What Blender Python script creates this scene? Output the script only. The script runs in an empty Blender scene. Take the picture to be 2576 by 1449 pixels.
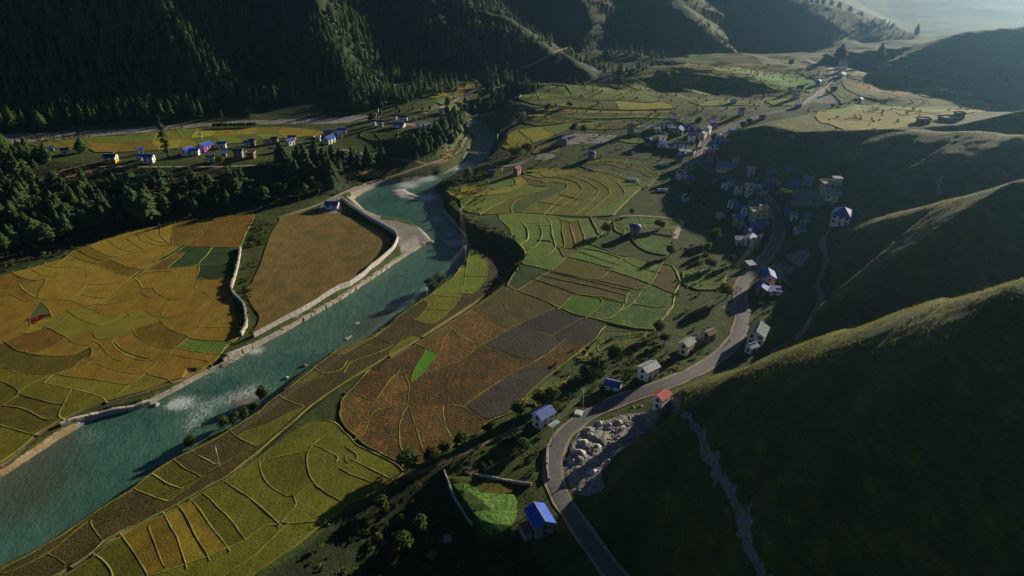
import bpy, bmesh, math, random
import numpy as np
from mathutils import Vector, Matrix, geometry

rng = np.random.default_rng(7)
random.seed(7)
SC = bpy.context.scene
COL = SC.collection

# ------------------------------------------------------------------ camera, sky, sun, exposure
CAM_H, PITCH, FPX, CU, CV = 150.0, math.radians(27.0), 1838.6, 1287.5, 724.5
cam_data = bpy.data.cameras.new('camera')
cam_data.sensor_width = 36.0
cam_data.lens = 36.0 * FPX / 2575.0
cam_data.clip_start = 1.0
cam_data.clip_end = 20000.0
cam = bpy.data.objects.new('camera', cam_data)
cam.location = (0, 0, CAM_H)
cam.rotation_euler = (math.pi / 2 - PITCH, 0, 0)
COL.objects.link(cam)
SC.camera = cam

SUN_AZ, SUN_EL = math.radians(46.5), math.radians(13.0)     # azimuth clockwise from +Y
SUN_DIR = Vector((math.sin(SUN_AZ) * math.cos(SUN_EL), math.cos(SUN_AZ) * math.cos(SUN_EL), math.sin(SUN_EL)))
world = bpy.data.worlds.new('World')
SC.world = world
world.use_nodes = True
wn = world.node_tree
wn.nodes.clear()
w_out = wn.nodes.new('ShaderNodeOutputWorld')
w_bg = wn.nodes.new('ShaderNodeBackground')
w_sky = wn.nodes.new('ShaderNodeTexSky')
w_sky.sky_type = 'NISHITA'
w_sky.sun_disc = False
w_sky.sun_elevation = SUN_EL
w_sky.sun_rotation = SUN_AZ
w_sky.altitude = 2300
w_sky.air_density = 0.32
w_sky.dust_density = 0.3
w_bg.inputs['Strength'].default_value = 0.05
wn.links.new(w_sky.outputs[0], w_bg.inputs[0])
wn.links.new(w_bg.outputs[0], w_out.inputs[0])
sun_data = bpy.data.lights.new('sun', 'SUN')
sun_data.energy = 5.0
sun_data.angle = math.radians(0.5)
sun_data.color = (1.0, 0.86, 0.66)
sun = bpy.data.objects.new('sun', sun_data)
sun.rotation_euler = (-SUN_DIR).to_track_quat('-Z', 'Y').to_euler()
sun.location = (300, 300, 500)
COL.objects.link(sun)
SC.view_settings.view_transform = 'Standard'
SC.view_settings.look = 'None'
SC.view_settings.gamma = 1.0
SC.view_settings.use_curve_mapping = False
SC.view_settings.exposure = 1.0
SC.cycles.max_bounces = 5
SC.cycles.diffuse_bounces = 2
SC.cycles.glossy_bounces = 2
SC.cycles.transparent_max_bounces = 6
SC.cycles.volume_bounces = 0
SC.cycles.use_denoising = True

# ------------------------------------------------------------------ picture coordinates to places
CROPS = {'F0': (0, 0, 0.85833), 'A': (0, 0, 2.574), 'B': (1000, 0, 2.574), 'C': (2000, 0, 2.574), 'D': (0, 500, 2.574),
         'E': (1000, 500, 2.574), 'F': (2000, 500, 2.574), 'G': (0, 1063, 2.318), 'H': (1000, 1063, 2.318), 'I': (2000, 1063, 2.318),
         'V1': (1800, 320, 6.44), 'V2': (2080, 480, 5.843), 'V3': (120, 390, 6.44), 'V4': (500, 370, 4.954),
         'V5': (1070, 300, 9.908), 'V6': (2280, 160, 8.525)}
def full(c, x, y):
    ox, oy, s = CROPS[c]
    return ((ox + x / s) * 0.85833, (oy + y / s) * 0.85833)
def parse(s):
    out, c = [], 'F0'
    for tok in s.split():
        if tok in CROPS: c = tok
        else:
            a, b = tok.split(',')[:2]
            out.append(full(c, float(a), float(b)))
    return np.array(out)
CP, SP = math.cos(PITCH), math.sin(PITCH)
def rays(uv):
    uv = np.atleast_2d(np.asarray(uv, float))
    dx = (uv[:, 0] - CU) / FPX
    dz = (CV - uv[:, 1]) / FPX
    return np.stack([dx, CP + dz * SP, -SP + dz * CP], 1)
def at_z(uv, z):
    d = rays(uv)
    t = (np.asarray(z) - CAM_H) / d[:, 2]
    return d * t[:, None] + np.array([0, 0, CAM_H])
def at_y(u, v, y):
    d = rays([(u, v)])[0]
    t = y / d[1]
    return (d[0] * t, y, CAM_H + d[2] * t)

# ------------------------------------------------------------------ noise
def vnoise(x, y, seed=0):
    xi = np.floor(x).astype(np.int64); yi = np.floor(y).astype(np.int64)
    xf = x - xi; yf = y - yi
    def h(a, b):
        n = (a * 374761393 + b * 668265263 + seed * 974711) & 0xffffffff
        n = ((n ^ (n >> 13)) * 1274126177) & 0xffffffff
        return ((n ^ (n >> 16)) & 0xffff) / 65535.0
    u = xf * xf * (3 - 2 * xf); v = yf * yf * (3 - 2 * yf)
    a = h(xi, yi); b = h(xi + 1, yi); c = h(xi, yi + 1); d = h(xi + 1, yi + 1)
    return (a * (1 - u) + b * u) * (1 - v) + (c * (1 - u) + d * u) * v
def fbm(x, y, oct=4, seed=0, gain=0.5):
    s = np.zeros_like(x, dtype=float); a = 1.0; t = 0.0
    for i in range(oct):
        s += a * (vnoise(x * 2 ** i, y * 2 ** i, seed + i) - 0.5); t += a; a *= gain
    return s / t * 2
def smooth(a, b, x):
    t = np.clip((x - a) / (b - a), 0, 1)
    return t * t * (3 - 2 * t)

def poly_dist(px, py, pts):
    """distance to an open polyline (N,>=2), index+fraction along it"""
    best = np.full(px.shape, 1e9); bi = np.zeros(px.shape)
    for i in range(len(pts) - 1):
        ax, ay = pts[i][0], pts[i][1]; bx, by = pts[i + 1][0], pts[i + 1][1]
        dx, dy = bx - ax, by - ay
        l2 = dx * dx + dy * dy + 1e-9
        t = np.clip(((px - ax) * dx + (py - ay) * dy) / l2, 0, 1)
        d = np.hypot(px - ax - t * dx, py - ay - t * dy)
        m = d < best
        best = np.where(m, d, best); bi = np.where(m, i + t, bi)
    return best, bi
def inside(px, py, pts):
    r = np.zeros(px.shape, bool)
    n = len(pts); j = n - 1
    for i in range(n):
        xi, yi = pts[i][0], pts[i][1]; xj, yj = pts[j][0], pts[j][1]
        c = ((yi > py) != (yj > py)) & (px < (xj - xi) * (py - yi) / (yj - yi + 1e-12) + xi)
        r ^= c
        j = i
    return r

# ------------------------------------------------------------------ terrain heights
BASE = """0,1180,0 0,950,0 0,700,.5 150,636,.8 300,586,1 520,556,1 640,536,1 760,520,1.2 850,492,1.5 300,1000,0 600,850,0
700,700,.3 850,540,.8 -150,425,15 60,398,15 180,410,15 350,418,15 550,420,14.5 700,412,14 800,400,13 858,382,12 950,388,8
1060,412,3 930,462,1.5 1000,440,2 1100,410,3 1150,372,3 1185,338,3 1170,310,3 60,345,13 300,328,13 600,312,13 850,303,13
930,296,13 925,330,16 1010,338,17 1085,335,17 1140,300,17 1150,275,17 1050,268,17 960,282,15 991,230,20 1100,235,19 1190,225,19 1125,262,15
1200,560,4.5 1288,606,4.5 1316,642,4.5 1271,712,4.3 1225,749,4.1 1125,812,3.6 1045,862,3.2 971,906,3 850,980,2.2 660,1135,1.8 555,1208,1.8 370,1308,1.8 150,1449,1.8
1500,600,5.2 1700,560,5.5 1620,700,5.6 1500,800,5.2 1400,900,4.6 1300,1000,4.2 1200,1100,3.6 1000,1150,3 900,1250,2.8 700,1400,2.8 1100,1449,-6
1317,1060,5.5 1229,1090,5 1117,1149,4.5 1230,1260,5.2 1330,1330,5.5 1140,1212,4.6 1295,1246,5.4 1235,1335,5 1190,1280,5 1160,1240,4.9 1270,1290,5.3 1390,1420,5.5 1230,1410,-2 1120,1345,-3 1040,1330,-1 950,1410,-3
1545,1449,6.5 1420,1250,6.3 1390,1180,6.2 1420,1090,6.2 1520,1020,6.3 1680,965,6.6 1800,905,7 1860,820,7 1865,730,7.5 1900,660,7.5 1950,590,7.2 1945,510,7.2
1900,470,7.4 1760,400,8 1770,360,9 1830,325,11 1950,287,16 2030,260,18 2095,190,20
1190,540,2 1140,480,2.2 1600,500,6 1400,430,5 1250,430,3.2 1640,420,7 1500,380,8 1300,400,6 1245,372,7 1300,335,10 1330,300,12 1310,248,18
1345,270,16 1450,235,18 1650,235,18 1700,280,14.5 1500,300,13 1400,330,11 1650,330,11 1570,340,10
2100,180,20 2200,240,25 2400,250,26 2575,245,28 1930,150,16 2000,200,17 1850,200,16 1900,250,15.5 2330,100,6"""
base_pts = []
for tok in BASE.split():
    u, v, z = map(float, tok.split(','))
    p = at_z([(u, v)], z)[0]
    base_pts.append(tuple(p))
base_pts += [(-1200, -50, 0), (-1200, 400, 12), (1500, -50, 40), (1500, 600, 40), (-1200, 3400, 60), (1500, 3400, -55), (0, 3400, 80),
             (800, 1600, -40), (460, 1100, -6), (1500, 1000, 20), (620, 1150, -20), (-200, -50, 0), (0, 20, -2), (-5, 90, -3), (-150, 60, 1), (300, -50, 40), (-450, 300, 1), (-500, 450, 13)]
BX = np.arange(-1200, 1501, 4.0); BY = np.arange(-60, 3405, 4.0)
def tin_raster(pts):
    co = [Vector((p[0], p[1])) for p in pts]
    res = geometry.delaunay_2d_cdt(co, [], [], 0, 1e-4)
    vs, fs, ov = res[0], res[2], res[3]
    zz = [pts[o[0]][2] for o in ov]
    Z = np.full((len(BY), len(BX)), np.nan)
    for f in fs:
        (x0, y0), (x1, y1), (x2, y2) = [(vs[i].x, vs[i].y) for i in f]
        i0 = max(0, int((min(x0, x1, x2) - BX[0]) / 4)); i1 = min(len(BX), int((max(x0, x1, x2) - BX[0]) / 4) + 2)
        j0 = max(0, int((min(y0, y1, y2) - BY[0]) / 4)); j1 = min(len(BY), int((max(y0, y1, y2) - BY[0]) / 4) + 2)
        X, Y = np.meshgrid(BX[i0:i1], BY[j0:j1])
        den = (y1 - y2) * (x0 - x2) + (x2 - x1) * (y0 - y2)
        if abs(den) < 1e-9: continue
        a = ((y1 - y2) * (X - x2) + (x2 - x1) * (Y - y2)) / den
        b = ((y2 - y0) * (X - x2) + (x0 - x2) * (Y - y2)) / den
        c = 1 - a - b
        m = (a >= -1e-6) & (b >= -1e-6) & (c >= -1e-6)
        sub = Z[j0:j1, i0:i1]
        sub[m] = (a * zz[f[0]] + b * zz[f[1]] + c * zz[f[2]])[m]
    Z = np.nan_to_num(Z, nan=5.0)
    for _ in range(9):
        for ax in (0, 1):
            Z = (np.roll(Z, 1, ax) + Z * 2 + np.roll(Z, -1, ax)) / 4
    return Z
ZB = tin_raster(base_pts)
def bil(Z, gx, gy, x, y):
    i = np.clip(np.searchsorted(gx, x) - 1, 0, len(gx) - 2)
    j = np.clip(np.searchsorted(gy, y) - 1, 0, len(gy) - 2)
    fx = np.clip((x - gx[i]) / (gx[i + 1] - gx[i]), 0, 1); fy = np.clip((y - gy[j]) / (gy[j + 1] - gy[j]), 0, 1)
    return (Z[j, i] * (1 - fx) + Z[j, i + 1] * fx) * (1 - fy) + (Z[j + 1, i] * (1 - fx) + Z[j + 1, i + 1] * fx) * fy

# the height grid: fine where the valley floor lies, coarser outwards
xs = list(np.arange(0, 215, 1.25))
while xs[-1] < 1450: xs.append(xs[-1] + max(1.25, 0.0085 * (xs[-1] - 60)))
GX = np.array([-a for a in xs[:0:-1]] + xs); GX = GX[(GX > -1150)]
ys = [40.0]
while ys[-1] < 3300: ys.append(ys[-1] + (1.6 if ys[-1] < 100 else 0.95 if ys[-1] < 250 else max(1.0, 0.0042 * ys[-1])))
GY = np.array(ys)
XX, YY = np.meshgrid(GX, GY)

LB = parse("""F0 -330,1420 -120,1290 0,1201 74,1153 148,1105 215,1065 255,1047 296,1040 363,1023 441,983 492,953 537,931 587,910 633,879 690,849 767,806 858,753 898,726
945,696 1001,656 1058,621 1088,609 1071,589 1045,572 998,559 958,552 921,536 901,512 878,492 891,479 938,466 1008,459 1058,449 1091,442 1118,438 1165,410
1175,393 1191,367 1195,347 1181,327 1173,310 1191,297 1218,290 1251,282 1275,277 1300,268""")
RB = parse("""F0 1305,273 1276,284 1245,294 1218,307 1221,320 1241,333 1245,353 1235,370 1221,397 1208,412 1185,430 1158,443 1121,457 1095,467 1090,479 1105,496 1115,532 1145,562
1165,589 1176,616 1172,642 1158,676 1135,696 1115,706 1088,729 1071,749 1038,769 998,799 971,826 918,856 858,878 785,920 755,946 718,975 689,1005 630,1049 578,1083
518,1109 489,1131 437,1160 378,1194 326,1238 274,1268 218,1305 148,1353 85,1390 0,1431 -120,1500 -330,1640""")
WATER_Z = -2.0
LBW = at_z(LB, WATER_Z)[:, :2]; RBW = at_z(RB, WATER_Z)[:, :2]
RIVER = np.concatenate([LBW, RBW])

# lower strip of fields along the right bank, below a scarp
SCARP = parse("E 940,385 1060,460 1180,490 1290,530 1375,640 1330,740 1240,850 1100,960 800,1150 560,1300 340,1430 G 2318,150 2160,270 1960,440 1780,600 1530,790 1300,920 1120,1020 900,1130 720,1220 640,1300 400,1449 200,1560")
SCW = at_z(SCARP, np.linspace(4.5, 1.6, len(SCARP)))[:, :2]
rb_low = RBW[18:]
LOWER = np.concatenate([SCW, rb_low[::-1]])

def spur(s, slope_n, slope_f, ext=None):
    pts = []
    for tok in s.split():
        u, v, y = map(float, tok.split(','))
        pts.append(at_y(u, v, y))
    if ext: pts += ext
    return (np.array(pts), slope_n, slope_f)
TENTS = [
    # left mountain wall and its spurs
    (np.array([(-1200, 800, 210), (-700, 800, 205), (-430, 800, 200), (-250, 960, 195), (-120, 1120, 200), (0, 1330, 210), (80, 1650, 220), (350, 2300, 260), (800, 3250, 300)]), .78, .78),
    spur('632,292,551 600,240,575 500,140,615 405,0,655', .85, .95, [(-330, 730, 150)]),
    spur('890,272,580 850,140,640 790,0,700', .85, .9, [(-230, 800, 150)]),
    spur('1190,228,685 1120,160,715 1112,60,750 1085,0,785', .8, .85, [(-150, 880, 140)]),
    spur('1510,200,695 1430,140,722 1350,100,742 1260,40,770 1150,0,800', .62, .45, [(-120, 960, 125), (-160, 1060, 160)]),
    spur('1640,150,860 1560,125,870 1500,60,885 1471,0,900', .42, .42, [(50, 980, 100), (-40, 1150, 170)]),
    spur('1935,150,880 1850,128,895 1780,85,920 1700,0,960', .38, .38, [(160, 1060, 100), (80, 1250, 170)]),
    spur('2350,96,1030 2284,78,1035 2217,55,1045 2084,15,1060 2000,0,1070', .4, .4, [(360, 1140, 85), (280, 1350, 160)]),
    # right hills
    spur('1690,990,203 1770,962,193 1880,930,180 2060,867,168 2317,777,152 2575,700,137', .70, .55, [(150, 85, 115), (230, 0, 160), (330, -90, 200)]),
    (np.array([(47, 182, 9), (48, 165, 13), (47, 140, 15), (60, 100, 32), (90, 50, 60)]), .62, .5),
    spur('1985,632,318 2100,582,314 2200,550,305 2400,500,285 2575,450,262', .55, .5, [(235, 215, 85), (330, 140, 125), (500, 40, 180)]),
    spur('2160,130,770 2330,108,745 2430,80,705 2575,68,675', .33, .3, [(560, 630, 90), (760, 560, 140), (1300, 480, 200)]),
    spur('1545,208,655 1640,172,690 1740,166,690 1850,182,680 1930,200,650', .30, .25),
]
# plateau above the village (flat top behind a steep front edge)
PLAT = spur('1822,356,492 1860,325,480 1930,312,465 2010,330,438 2200,325,420 2420,310,405 2575,275,395', .55, .03, [(420, 385, 70), (700, 330, 105)])
PLAT2 = spur('2330,330,395 2450,330,375 2575,338,350', .4, .3, [(330, 320, 62), (520, 260, 110)])

ROUND = {0: 30.0, 8: 22.0, 10: 15.0, 4: 7.0, 5: 8.0, 6: 8.0, 7: 14.0, 11: 10.0, 12: 14.0, 13: 6.0, 14: 9.0}
def heights(X, Y):
    base = bil(ZB, BX, BY, X, Y)
    d_low, _ = poly_dist(X, Y, SCW)
    low = inside(X, Y, LOWER)
    z = base - np.where(low, (np.minimum(base - 0.6, 4.2)) * smooth(0, 3.0, d_low), 0)
    hill = np.full(X.shape, -1e3); near_x = np.zeros(X.shape)
    kinds = np.zeros(X.shape)
    warp = fbm(X / 60, Y / 60, 3, 5) * 9
    for k, (pts, sn, sf) in enumerate(TENTS + [PLAT, PLAT2]):
        R0 = ROUND.get(k, 3.0)
        reach = pts[:, 2].max() / min(sn, max(sf, .1)) + R0 + 20
        box = (X > pts[:, 0].min() - reach) & (X < pts[:, 0].max() + reach) & (Y > pts[:, 1].min() - reach) & (Y < pts[:, 1].max() + reach)
        d = np.full(X.shape, 1e4); bi = np.zeros(X.shape)
        d[box], bi[box] = poly_dist(X[box], Y[box], pts)
        i = np.minimum(bi.astype(int), len(pts) - 2); f = bi - i
        cz = pts[i, 2] * (1 - f) + pts[i + 1, 2] * f
        tx = pts[i + 1, 0] - pts[i, 0]; ty = pts[i + 1, 1] - pts[i, 1]
        side = tx * (Y - pts[i, 1]) - ty * (X - pts[i, 0])           # >0: left of the direction of travel
        # near side = the side the camera looks at
        cside = tx * (0 - pts[i, 1]) - ty * (0 - pts[i, 0])
        near = side * cside > 0
        jit = warp * np.clip(d / 40, 0, 1) * (0.6 if k < 8 else 0.45)
        if k >= len(TENTS):
            jit = jit * 0.7
        rnd = np.sqrt(d * d + R0 * R0) - R0
        if k == len(TENTS):          # plateau: level for 90 m, then falls
            h = np.where(near, cz - sn * (rnd + jit), cz - np.minimum(.45 * d, np.maximum(cz - 33, 0)) - sf * d - 0.25 * np.maximum(d - 110, 0))
        else:
            h = cz - np.where(near, sn, sf) * (rnd + jit)
        m = h > hill
        hill = np.where(m, h, hill); kinds = np.where(m, k, kinds)
    # soft maximum
    k = 2.0
    dlt = hill - z
    zz = np.where(dlt > 8, hill, np.where(dlt < -8, z, z + k * np.log1p(np.exp(np.clip(dlt / k, -20, 20)))))
    hm = smooth(-1, 5, dlt)
    return zz, hm, kinds, low

Z, HM, KIND, LOW = heights(XX, YY)
LEFTM = (KIND < 8)
# relief on the hills
rel = fbm(XX / 34, YY / 34, 5, 21) * 3.2 + fbm(XX / 9, YY / 9, 3, 31) * 0.55
relr = fbm(XX / 30, YY / 30, 4, 41) * 1.5 + fbm(XX / 5, YY / 5, 3, 51) * 0.3
Z += HM * (1 - .6 * smooth(900, 1200, YY)) * np.where(LEFTM, rel * 1.25, relr) * np.where((KIND == len(TENTS)) & (Z > 20), .45, 1)
Z += (1 - HM) * smooth(560, 700, YY) * (1 - .8 * smooth(950, 1150, YY)) * smooth(-40, 60, XX) * (fbm(XX / 85, YY / 85, 3, 171) * 12 + fbm(XX / 22, YY / 22, 2, 172) * 1.2)
# farmed steps on the far slopes and benches
far = np.clip((YY - 480) / 150, 0, 1) * (XX > -60) * (1 - smooth(840, 960, YY))
TER = far * np.where(LEFTM, smooth(-80, 150, XX) * .8, .9)
T = 2.6
Z -= TER * T / (2 * math.pi) * np.sin(2 * math.pi * (Z + fbm(XX / 70, YY / 70, 2, 61) * 3) / T) * 0.95
Z += (1 - HM) * fbm(XX / 26, YY / 26, 3, 71) * 0.04
# river channel
d_riv, _ = poly_dist(XX, YY, np.concatenate([LBW, RBW]))
in_riv = inside(XX, YY, RIVER)
bank = np.where(YY > 520, .95, np.where(YY > 400, .8, 1.3))
cap = np.where(in_riv, WATER_Z - 0.15 - np.minimum(d_riv * 0.28, 2.0), WATER_Z + 0.05 + d_riv * bank + fbm(XX / 6, YY / 6, 2, 81) * 0.4 * np.clip(d_riv, 0, 1))
Z = np.minimum(Z, cap)

# roads: the terrain is levelled under them
def resample(P, step):
    P = np.asarray(P, float)
    seg = np.hypot(*(P[1:, :2] - P[:-1, :2]).T)
    s = np.concatenate([[0], np.cumsum(seg)])
    n = max(2, int(s[-1] / step) + 1)
    t = np.linspace(0, s[-1], n)
    return np.stack([np.interp(t, s, P[:, k]) for k in range(P.shape[1])], 1)
def smooth_line(P, it=3):
    P = np.asarray(P, float).copy()
    for _ in range(it):
        Q = P.copy(); Q[1:-1] = (P[:-2] + 2 * P[1:-1] + P[2:]) / 4; P = Q
    return P
def hit(uv, Zg=None):
    Zg = Z if Zg is None else Zg
    d = rays(uv)
    dn = np.maximum(-d[:, 2], 1e-3)
    t0 = np.minimum(np.maximum(70.0, (CAM_H - 98.0) / dn), 1200.0)
    t1 = np.minimum((CAM_H + 70.0) / dn, 4000.0)
    k = np.linspace(0, 1, 520)
    t = t0[:, None] * (t1 / t0)[:, None] ** k[None]
    g = CAM_H + d[:, 2:3] * t - bil(Zg, GX, GY, d[:, 0:1] * t, d[:, 1:2] * t)
    i = np.argmax(g <= 0, axis=1); i = np.where((g <= 0).any(1), np.maximum(i, 1), len(k) - 1)
    r = np.arange(len(d))
    ga, gb, ta, tb = g[r, i - 1], g[r, i], t[r, i - 1], t[r, i]
    res = ta + np.clip(ga / np.maximum(ga - gb, 1e-6), 0, 1) * (tb - ta)
    return d * res[:, None] + np.array([0, 0, CAM_H])
ROADS = {
 'main': ("""F0 1625,1540 1560,1470 1535,1440 1500,1390 1460,1330 1425,1275 1400,1235 1388,1195 1390,1150 1405,1105 1440,1068 1490,1035 1550,1010 1620,985 1680,962 1740,940
  1800,905 1845,865 1865,820 1868,780 1858,740 1864,712 1890,685 1925,650 1950,612 1960,585 1955,545 1940,505 1910,480 1870,463 1830,447 1790,428 1762,410 1752,392 1758,372
  1772,352 1800,335 1840,318 1880,302 1930,287 1990,275 2020,262 2050,243 2080,215 2098,190 2092,175 2075,165 2035,155 2024,146""", 4.6),
 'mount1': ("F0 1108,272 1125,263 1160,245 1195,226 1208,215 1200,205 1188,198", 4.0),
 'mount2': ("F0 1288,179 1330,166 1350,158 1395,130 1435,118", 4.0),
 'bankt': ("F0 700,548 760,530 815,510 850,490 930,460 1000,440 1070,415 1120,398 1150,385 1162,370 1165,355 1185,335 1176,325", 3.0),
 'sandt': ("F0 1400,378 1370,385 1320,408 1290,418 1240,420 1218,413", 3.0),
 'bencht': ("F0 240,419 400,420 560,420 700,413 760,404", 2.4),
}
ROADW = {}
for key, (s, w) in ROADS.items():
    P = hit(parse(s))
    P = smooth_line(resample(P, 3.0), 5)
    P[:, 2] = smooth_line(P, 10)[:, 2]
    ROADW[key] = P
    x0, x1 = P[:, 0].min() - 25, P[:, 0].max() + 25; y0, y1 = P[:, 1].min() - 25, P[:, 1].max() + 25
    i0, i1 = np.searchsorted(GX, [x0, x1]); j0, j1 = np.searchsorted(GY, [y0, y1])
    sx, sy = XX[j0:j1, i0:i1], YY[j0:j1, i0:i1]
    d, bi = poly_dist(sx, sy, P)
    i = np.minimum(bi.astype(int), len(P) - 2); f = bi - i
    rz = P[i, 2] * (1 - f) + P[i + 1, 2] * f - 0.14
    wt = 1 - smooth(w / 2 + 0.9, w / 2 + 5.0, d)
    Z[j0:j1, i0:i1] = Z[j0:j1, i0:i1] * (1 - wt) + rz * wt

GULLY = np.zeros(XX.shape)
for s_, w in (("F 1110,440 1070,490 1045,540 1070,600 1080,680 1050,760 1010,860 1050,920 1030,1000 980,1080 920,1190 860,1250", 2.3), ("F 860,1250 780,1300 700,1330 675,1365", 1.2),
              ("I 0,340 60,400 120,470 150,560 220,680 290,790 350,890 390,1000 420,1110 450,1220 490,1330 560,1449 600,1500", 1.9), ("C 1950,1330 1930,1370 1940,1449", 2.2)):
    P = resample(hit(parse(s_)), 2.0)
    i0, i1 = np.searchsorted(GX, [P[:, 0].min() - 8, P[:, 0].max() + 8]); j0, j1 = np.searchsorted(GY, [P[:, 1].min() - 8, P[:, 1].max() + 8])
    sx, sy = XX[j0:j1, i0:i1], YY[j0:j1, i0:i1]
    d, _ = poly_dist(sx, sy, P)
    d = d + fbm(sx / 4, sy / 4, 2, 7) * w * .35
    GULLY[j0:j1, i0:i1] = np.maximum(GULLY[j0:j1, i0:i1], 1 - smooth(w * .3, w * .65, d))
Z -= GULLY * .7
# quarry beside the road bend: a bitten, lumpy slope of pale grit
QUARRY = parse("H 1545,830 1520,700 1560,560 1620,470 1760,400 1900,360 2050,330 2150,330 2230,240 2290,200 2300,300 2100,470 1950,560 1850,640 1770,740 1790,850 1720,900 1600,890")
QW = hit(QUARRY)[:, :2]
inq = inside(XX, YY, QW)
dq, _ = poly_dist(XX, YY, np.concatenate([QW, QW[:1]]))
lump = np.abs(fbm(XX / 4.5, YY / 4.5, 3, 91)) * 2.2 + np.abs(fbm(XX / 1.8, YY / 1.8, 2, 92)) * .9
Z = np.where(inq, np.minimum(Z, 6.6 + np.maximum(0, 2.2 - dq) * 3.0 * (XX > 22)) + smooth(0, 1.5, dq) * (lump - .5), Z)
GARDEN = hit(parse("H 740,810 850,800 1000,780 1190,830 1220,960 1190,1090 1130,1150 1030,1190 950,1140 920,1050 840,950"))[:, :2]
gi = inside(XX, YY, GARDEN); dg_, _ = poly_dist(XX[55:230], YY[55:230], np.concatenate([GARDEN, GARDEN[:1]]))
sdg = np.where(gi[55:230], -dg_, dg_); wg = 1 - smooth(-.5, 3.0, sdg)
assert gi[:55].sum() + gi[230:].sum() == 0, (GY[55], GY[230])
Z[55:230] = Z[55:230] * (1 - wg) + 5.0 * wg
def zat(x, y):
    return bil(Z, GX, GY, np.asarray(x, float), np.asarray(y, float))
def ground(c, x, y):
    return Vector(hit([full(c, x, y)])[0])

# ------------------------------------------------------------------ materials
MATS = {}
class NT:
    def __init__(self, name):
        self.m = bpy.data.materials.new(name); self.m.use_nodes = True
        self.t = self.m.node_tree; self.t.nodes.clear()
        self.out = self.n('ShaderNodeOutputMaterial')
        self.bsdf = self.n('ShaderNodeBsdfPrincipled')
        self.t.links.new(self.bsdf.outputs[0], self.out.inputs[0])
        self.set('Specular IOR Level', 0.15)
        self.set('Roughness', 0.9)
        self.geo = None
    def n(self, typ, **kw):
        nd = self.t.nodes.new(typ)
        for k, v in kw.items(): setattr(nd, k, v)
        return nd
    def l(self, a, b): self.t.links.new(a, b)
    def set(self, k, v):
        i = self.bsdf.inputs[k]
        if hasattr(v, 'links') or hasattr(v, 'is_linked'): self.l(v, i)
        else: i.default_value = (*v, 1) if isinstance(v, tuple) and len(v) == 3 else v
    def pos(self, scale=(1, 1, 1), rot=0.0):
        if self.geo is None: self.geo = self.n('ShaderNodeNewGeometry')
        mp = self.n('ShaderNodeMapping')
        mp.inputs['Scale'].default_value = scale
        mp.inputs['Rotation'].default_value = (0, 0, rot)
        self.l(self.geo.outputs['Position'], mp.inputs['Vector'])
        return mp.outputs[0]
    def noise(self, scale, detail=4, rough=0.6, vec=None, dist=0.0):
        nd = self.n('ShaderNodeTexNoise'); nd.inputs['Scale'].default_value = scale
        nd.inputs['Detail'].default_value = detail; nd.inputs['Roughness'].default_value = rough
        nd.inputs['Distortion'].default_value = dist
        self.l(vec if vec is not None else self.pos(), nd.inputs['Vector'])
        return nd.outputs['Fac']
    def vor(self, scale, vec=None, out='Distance', feature='F1'):
        nd = self.n('ShaderNodeTexVoronoi', feature=feature); nd.inputs['Scale'].default_value = scale
        self.l(vec if vec is not None else self.pos(), nd.inputs['Vector'])
        return nd.outputs[out]
    def ramp(self, fac, *stops):
        nd = self.n('ShaderNodeValToRGB')
        e = nd.color_ramp.elements
        while len(e) < len(stops): e.new(0.5)
        for el, (p, c) in zip(e, stops):
            el.position = p; el.color = (*c, 1) if not isinstance(c, (int, float)) else (c, c, c, 1)
        self.l(fac, nd.inputs[0]); return nd.outputs[0]
    def mix(self, fac, a, b, blend='MIX'):
        nd = self.n('ShaderNodeMix', data_type='RGBA', blend_type=blend)
        for s, v in ((nd.inputs['Factor'], fac), (nd.inputs['A'], a), (nd.inputs['B'], b)):
            if hasattr(v, 'is_linked'): self.l(v, s)
            elif isinstance(v, tuple): s.default_value = (*v, 1)
            else: s.default_value = v
        return nd.outputs['Result']
    def math(self, op, a, b=0.0):
        nd = self.n('ShaderNodeMath', operation=op)
        for s, v in ((nd.inputs[0], a), (nd.inputs[1], b)):
            if hasattr(v, 'is_linked'): self.l(v, s)
            else: s.default_value = v
        return nd.outputs[0]
    def attr(self, name):
        nd = self.n('ShaderNodeAttribute', attribute_name=name); return nd.outputs['Fac']
    def obj_random(self):
        return self.n('ShaderNodeObjectInfo').outputs['Random']
    def bump(self, h, strength=0.5, dist=0.3):
        nd = self.n('ShaderNodeBump'); nd.inputs['Strength'].default_value = strength; nd.inputs['Distance'].default_value = dist
        self.l(h, nd.inputs['Height']); self.l(nd.outputs[0], self.bsdf.inputs['Normal'])

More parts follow.
